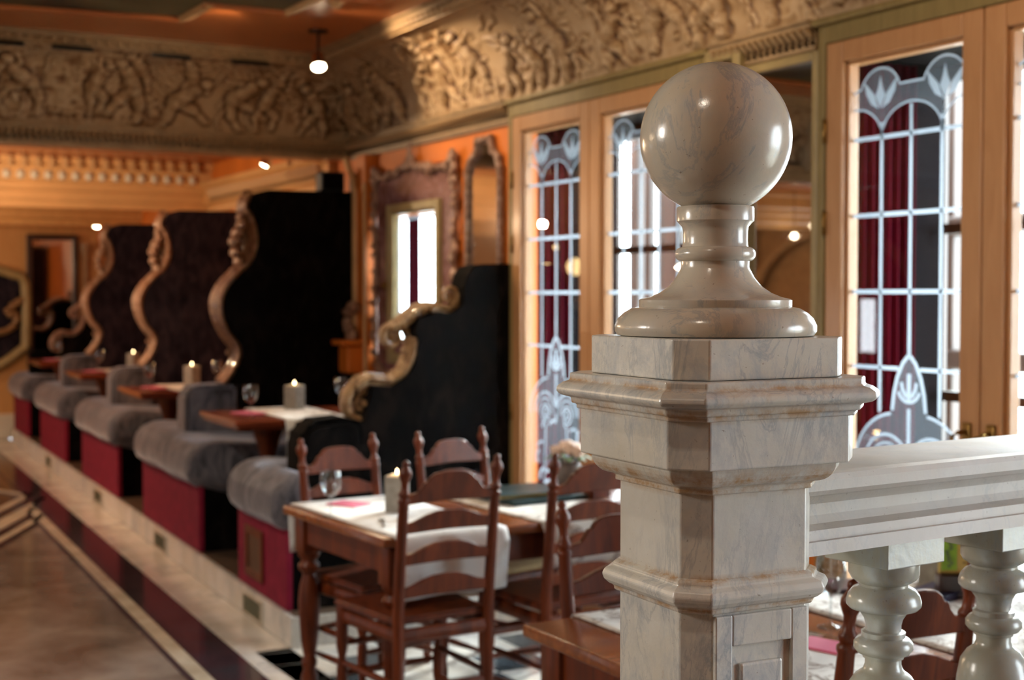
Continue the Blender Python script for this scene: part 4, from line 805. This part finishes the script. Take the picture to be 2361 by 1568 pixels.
t6 = dining_table('smooth red brown dining table running from left of the marble post to behind the balusters', (1.744, 2.30, 0), math.radians(.3), 1.58, .835, 'wood_table')
Z = .7425; g = 'runners on the dining tables'
cloth('table_runner', 'white table runner hanging over the outer end of the long dining table', 'tablecloth', (2.160, 4.931, Z), math.radians(3.2), .46, .935, .22, .2, 'runner_pale', g)
cloth('table_runner', 'white floral table runner under the menus on the long dining table', 'tablecloth', (2.772, 4.966, Z), math.radians(3.2), .46, .935, .17, .2, 'runner', g)
wine_glass((1.93, 5.0, Z), 'wine glass at the outer edge of the long dining table', h=.18, r=.042); candle((2.20, 4.98, Z+.003), .75, 'stone candle block burning behind the near chair on the long dining table', .145, .075)
r = root('tumbler', 'short water tumbler on the far side of the long dining table', 'glass', (2.70, 5.36, Z+.003)); bm = B(); lathe(bm, [(.026, 0), (.036, .075), (.034, .075), (.025, .008)], 22); obj('glass_wall', bm, 'wine_glass', r, .8)
for i, (x, y, a, lb) in enumerate(((2.10, 5.24, .5, 'pink napkin behind the wine glass on the long dining table'), (2.36, 4.79, -.5, 'pink napkin near the chair back on the long dining table'))):
    p = root('napkin', lb, 'napkin', (x, y, Z+.0035), a, 'pink napkins'); obj('folded_napkin', bx(-.055, .055, -.075, .075, 0, .007, bev=.002), 'pink_napkin', p)
def cutlery(x, y, a, kind, label):
    r = root(kind, label, kind, (x, y, Z+.006), a, 'cutlery'); bm = B(); tube(bm, [(0, -.10, .003), (0, -.03, .003), (0, .03, .004)], [.005, .004, .003], 8, flat=(.5, 1)); obj('handle', bm, 'metal', r, .9); bm = B()
    if kind == 'fork':
        box(bm, -.011, .011, .03, .055, .002, .005)
        for k in range(4): box(bm, -.011+k*.0062, -.0085+k*.0062, .055, .095, .002, .005)
    else: poly(bm, [(-.004, .03), (.006, .03), (.010, .06), (.008, .10), (0, .118), (-.004, .10)], (0, 0, .002), (1, 0, 0), (0, 1, 0), (0, 0, 1), .002); fixn(bm)
    obj('tines' if kind == 'fork' else 'blade', bm, 'metal', r)
cutlery(2.035, 4.74, -.35, 'fork', 'silver fork at the edge of the white runner'); cutlery(2.085, 4.68, -.3, 'knife', 'silver knife at the edge of the white runner'); cutlery(2.45, 4.86, 1.2, 'knife', 'silver knife beside the pink napkin behind the chair')
def menu(x, y, z, a, w, d, h, cov, page, label, group, tilt=0):
    r = root('menu_book', label, 'menu', (x, y, z), a, group); r.rotation_euler = (0, tilt, a)
    obj('cover', bx(-w/2, w/2, -d/2, d/2, h-.003, h, bev=.001), cov, r); obj('pages', bx(-w/2+.004, w/2-.006, -d/2+.005, d/2-.005, .003, h-.003), page, r); obj('cover', bx(-w/2, w/2, -d/2, d/2, 0, .003, bev=.001), cov, r)
menu(2.84, 5.02, Z+.004, .10, .38, .27, .020, 'menu_teal', 'menu_teal', 'dark teal menu lying under the other one', 'stacked teal menus'); menu(2.79, 5.05, Z+.026, .02, .34, .27, .020, 'menu_teal', 'menu_page', 'dark teal menu with yellow pages, on top of the stack', 'stacked teal menus')
# vase with roses
r = root('flower_pot', 'round clay pot with pale roses near the window end of the long dining table', 'flowers', (3.10, 5.17, Z+.004)); bm = B(); lathe(bm, [(.035, 0), (.055, .02), (.065, .06), (.062, .10), (.050, .12), (.054, .13), (.048, .128)], 22); obj('pot', bm, 'pot_clay', r, .9)
for x, y, z, q in ((0, 0, .165, .045), (.05, .02, .155, .035), (-.045, .025, .15, .03), (.02, -.045, .15, .032)):
    bm = B()
    for k in range(9): a = k*2.4; blob(bm, (x+math.cos(a)*q*.45*(k > 0), y+math.sin(a)*q*.45*(k > 0), z+.004*(9-k)), q*.55, (1, 1, .8)); 
    obj('rose', bm, 'rose_petals', r, 1.5)
for k in range(9):
    a = k*.7; bm = B(); P = [(.04*math.cos(a), .04*math.sin(a), .125), (.08*math.cos(a), .08*math.sin(a), .15), (.11*math.cos(a), .11*math.sin(a), .135)]; tube(bm, P, [.005, .018, .003], 6, flat=(.25, 1)); obj('leaf', bm, 'leaf_green', r, .9)
r = root('card_box', 'small brown wooden box between the menus and the marble post', 'box', (3.09, 4.92, Z+.004), .2); obj('box_body', bx(-.05, .05, -.03, .03, 0, .045, bev=.003), 'wood_chair', r); obj('lid', bx(-.052, .052, -.032, .032, .045, .053, bev=.002), 'wood_chair', r)
# on the table behind post and balusters
cloth('table_runner', 'floral table runner on the red table left of the marble post', 'tablecloth', (2.10, 2.72, Z), math.radians(.3), .40, .85, .20, .2, 'runner', g)
cloth('table_runner', 'large brown floral runner on the table behind the balusters', 'tablecloth', (2.80, 2.72, Z), math.radians(.3), .62, .85, .24, .2, 'runner', g)
wine_glass((2.42, 2.72, Z), 'wine glass just right of the marble post', h=.185, r=.040)
menu(2.80, 3.02, Z+.003, -.5, .20, .15, .016, 'menu_purple', 'menu_purple', 'dark purple menu lying right of the marble post', None, 0); menu(2.93, 2.84, Z+.003, .3, .16, .12, .022, 'menu_navy', 'menu_navy', 'dark navy menu behind the first baluster', None)
candle((3.04, 2.97, Z+.003), .3, 'dark shaded candle block beside the yellow menu card', .13, .07)
r = root('menu_card', 'yellow menu card with green plant border in a wooden holder', 'menu', (3.0, 2.79, Z+.003), -.5)
r.scale = (1.3, 1.3, 1.3)
obj('holder', bx(-.075, .075, -.022, .022, 0, .055, bev=.006), 'wood_dark', r); c = obj('card', bx(-.072, .072, -.006, .004, .02, .24), 'card_yellow', r)
obj('green_border', bx(-.068, -.034, -.0072, -.0062, .06, .235), 'card_green', r); bm = B()
for k in range(26): blob(bm, (-.051+rng.uniform(-.007, .007), -.0075, .07+k*.0062), .0035, (1.6, .2, 1), seg=6)
obj('plant_print', bm, 'leaf_green', r)
for k in range(13): obj('text_line', bx(-.022, .045-.02*(k % 3 == 0), -.0072, -.0062, .075+k*.012, .078+k*.012), 'ink', r)
for x, y, lb in ((2.26, 2.56, 'pink napkin at the left edge under the balusters'), (2.02, 2.94, 'pink napkin on the runner left of the marble post')):
    p = root('napkin', lb, 'napkin', (x, y, Z+.0035), .3, 'pink napkins'); obj('folded_napkin', bx(-.05, .05, -.07, .07, 0, .007, bev=.002), 'pink_napkin', p)
cutlery(2.33, 2.60, .3, 'fork', 'silver fork on the runner just right of the marble post'); cutlery(1.98, 2.80, .2, 'knife', 'silver knife on the runner left of the marble post')

# ------------------------------------------------------------------ marble newel post with ball finial
NP = (1.2146, 1.6153); NR = math.radians(-2.0)
post = root('newel_post', 'white marble balustrade post with chamfered corners and moulded cap', 'post', (*NP, 0), NR)
def octo(bm, prof, ch=.29):
    rings = []
    for h, z in prof:
        c = h*ch; P = [(-h, h-c), (-h, -h+c), (-h+c, -h), (h-c, -h), (h, -h+c), (h, h-c), (h-c, h), (-h+c, h)]
        rings.append([bm.verts.new((x, y, z)) for x, y in P])
    for a, b in zip(rings, rings[1:]):
        for i in range(8): bm.faces.new((a[i], a[(i+1) % 8], b[(i+1) % 8], b[i]))
    bm.faces.new(rings[0][::-1]); bm.faces.new(rings[-1]); fixn(bm); return bm
def hb(h0, z0, h1, z1, n, kind):   # quarter curves between profile points
    o = []
    for i in range(n+1):
        t_ = i/n*PI/2
        o.append((h0+(h1-h0)*math.sin(t_), z0+(z1-z0)*(1-math.cos(t_))) if kind == 'out' else (h0+(h1-h0)*(1-math.cos(t_)), z0+(z1-z0)*math.sin(t_)))
    return o
def soft(o, wd=.0022):
    m = o.modifiers.new('edge', 'BEVEL'); m.width = wd; m.segments = 2; m.limit_method = 'ANGLE'; m.angle_limit = .5; return o
soft(obj('cap_block', octo(B(), [(.1435, 1.486), (.1435, 1.541)], .25), 'marble_post', post))
soft(obj('cap_moulding', octo(B(), [(.160, 1.433), (.160, 1.440), (.166, 1.441), (.167, 1.450), (.172, 1.451), (.180, 1.4535), (.1845, 1.459), (.183, 1.466), (.176, 1.472), (.168, 1.475), (.168, 1.4855)], .23), 'marble_post', post))
soft(obj('cap_frieze', octo(B(), [(.157, 1.368), (.157, 1.436)], .26), 'marble_post', post))
soft(obj('cap_ovolo', octo(B(), [(.114, 1.329), (.1165, 1.330), (.1165, 1.338), (.118, 1.3385)]+hb(.120, 1.340, .1455, 1.369, 7, 'out'), .28), 'marble_post', post))
soft(obj('shaft', octo(B(), [(.111, 1.195), (.111, 1.331)], .29), 'marble_post', post))
soft(obj('neck_ring', octo(B(), [(.113, 1.166), (.118, 1.168), (.118, 1.174), (.124, 1.177), (.130, 1.183), (.1325, 1.191), (.129, 1.199), (.119, 1.2035), (.119, 1.209), (.112, 1.213)], .28), 'marble_post', post))
# pedestal with sunk panels on its four faces
bm = octo(B(), [(.14, 0), (.14, .18), (.125, .20), (.111, .24), (.111, 1.168)], .29); ped = soft(obj('pedestal', bm, 'marble_post', post))
for k in (0, 2):
    M = Matrix.Rotation(k*PI/2, 4, 'Z'); bm = B(); 
    for a, b, c, d in ((-.078, -.050, .30, 1.163), (.050, .078, .30, 1.163), (-.050, .050, 1.120, 1.163), (-.050, .050, .30, .36)): box(bm, a, b, -.1175, -.110, c, d, bev=.002, M=M)
    box(bm, -.036, .036, -.1165, -.110, .38, 1.095, bev=.004, M=M); obj('panel_moulding', bm, 'marble_post', post)
ball = tag(None or obj('ball_finial', B(), 'marble_ball'), 'large polished marble ball finial on a turned neck atop the marble post', 'finial')
ball.location = (NP[0], NP[1], 0); ball.rotation_euler = (0, 0, NR)
def sub(name, prof, mat='marble_ball', seg=96): return obj(name, lathe(B(), prof, seg), mat, ball, .7)
bm = B(); bmesh.ops.create_uvsphere(bm, u_segments=96, v_segments=64, radius=.1085, matrix=Matrix.Translation((0, 0, 1.825))); bm2 = mesh('ball_finial', bm, 'marble_ball', 3); ball.data = bm2
def tor(c, r, z, n=10, fl=1.): return [(c+r*math.cos(t_)*fl, z+r*math.sin(t_)) for t_ in np.linspace(-PI/2, PI/2, n)]
sub('neck', [(.053, 1.66), (.0475, 1.668), (.0465, 1.676)]+[(.0465, 1.69), (.0475, 1.698), (.0535, 1.7045), (.0555, 1.706), (.0555, 1.7245), (.0545, 1.7265), (.04, 1.73)])
sub('neck_ring', [(.046, 1.647)]+[(.0475, 1.6475)]+tor(.0475, .0105, 1.6585)+[(.0465, 1.6695)])
sub('flared_foot', [(.1085, 1.581), (.1095, 1.5825), (.1095, 1.5925), (.107, 1.594), (.094, 1.597), (.080, 1.603), (.067, 1.612), (.057, 1.624), (.050, 1.637), (.0490, 1.6395), (.0490, 1.6485), (.046, 1.649)])
sub('base_torus', [(.134, 1.541), (.1405, 1.5425), (.1445, 1.548), (.1445, 1.556), (.140, 1.566), (.132, 1.574), (.122, 1.580), (.112, 1.5825)])
# ------------------------------------------------------------------ rail and balusters running to the window wall
RD = math.radians(4.6)       # the rail runs almost square to the wall
rail = root('balustrade_rail', 'white marble handrail running from the post to the window wall', 'railing', (NP[0]+.09, NP[1]+.012, 0), -(-RD)*0+math.radians(4.6)*1)
prof = [(-.100, 1.224), (.100, 1.224), (.100, 1.244), (.092, 1.244), (.092, 1.259), (.070, 1.264), (.062, 1.275), (.064, 1.292), (.075, 1.305), (.080, 1.309), (.098, 1.311), (.103, 1.318), (.104, 1.333), (.100, 1.341), (.092, 1.3445), (-.092, 1.3445), (-.100, 1.341), (-.104, 1.333), (-.103, 1.318), (-.098, 1.311), (-.080, 1.309), (-.075, 1.305), (-.064, 1.292), (-.062, 1.275), (-.070, 1.264), (-.092, 1.259), (-.092, 1.244), (-.100, 1.244)]
bm = B(); poly(bm, prof, (0, 0, 0), (0, 1, 0), (0, 0, 1), (1, 0, 0), 2.10); fixn(bm); obj('handrail', bm, 'marble_rail', rail)
bm = B(); box(bm, 0, 2.1, -.11, .11, .50, .58, bev=.01); obj('bottom_rail', bm, 'marble_rail', rail); bm = B(); box(bm, 0, 2.1, -.09, .09, 0, .50); box(bm, 0, 2.1, -.11, .11, 0, .12, bev=.01); obj('plinth_wall', bm, 'marble_rail', rail)
BP = [(.050, .58), (.050, .62), (.040, .63), (.046, .645), (.036, .66), (.030, .68), (.038, .71), (.050, .75), (.060, .80), (.064, .86), (.063, .91), (.060, .945), (.054, .975), (.044, .990), (.036, .996), (.032, .999), (.030, 1.004), (.0285, 1.008), (.0285, 1.018), (.032, 1.019), (.033, 1.024), (.041, 1.027), (.0465, 1.034), (.0465, 1.043), (.041, 1.050), (.0345, 1.053), (.0345, 1.061), (.028, 1.063), (.028, 1.072), (.0305, 1.082), (.037, 1.092), (.045, 1.0965), (.054, 1.099), (.0585, 1.104), (.0590, 1.111), (.056, 1.121), (.049, 1.130), (.0385, 1.135), (.0385, 1.139), (.042, 1.141), (.051, 1.147), (.0555, 1.155), (.0555, 1.178)]
b0 = None
for i in range(7):
    dx_ = .274+i*.274
    wx_, wy_ = NP[0]+.09+dx_*math.cos(math.radians(4.6)), NP[1]+.012+dx_*math.sin(math.radians(4.6))
    lb = ['turned marble baluster nearest the post, showing its square top block', 'second turned marble baluster from the post, at the right edge', 'third turned marble baluster from the post, past the picture edge', 'fourth turned marble baluster from the post', 'third last marble baluster before the window wall', 'second last marble baluster before the window wall', 'last marble baluster, against the window wall'][i]
    if i == 0:
        b0 = root('baluster', lb, 'baluster', (wx_, wy_, 0), math.radians(4.6), 'turned balusters under the rail')
        bm = B(); lathe(bm, BP, 56); obj('turned_shaft', bm, 'marble_baluster', b0, .8); bm = B(); box(bm, -.066, .066, -.066, .066, 1.176, 1.223, bev=.002); obj('top_block', bm, 'marble_baluster', b0); bm = B(); box(bm, -.06, .06, -.06, .06, .579, .60, bev=.002); obj('bottom_block', bm, 'marble_baluster', b0)
    else: dup(b0, (wx_, wy_, 0), math.radians(4.6), lb)
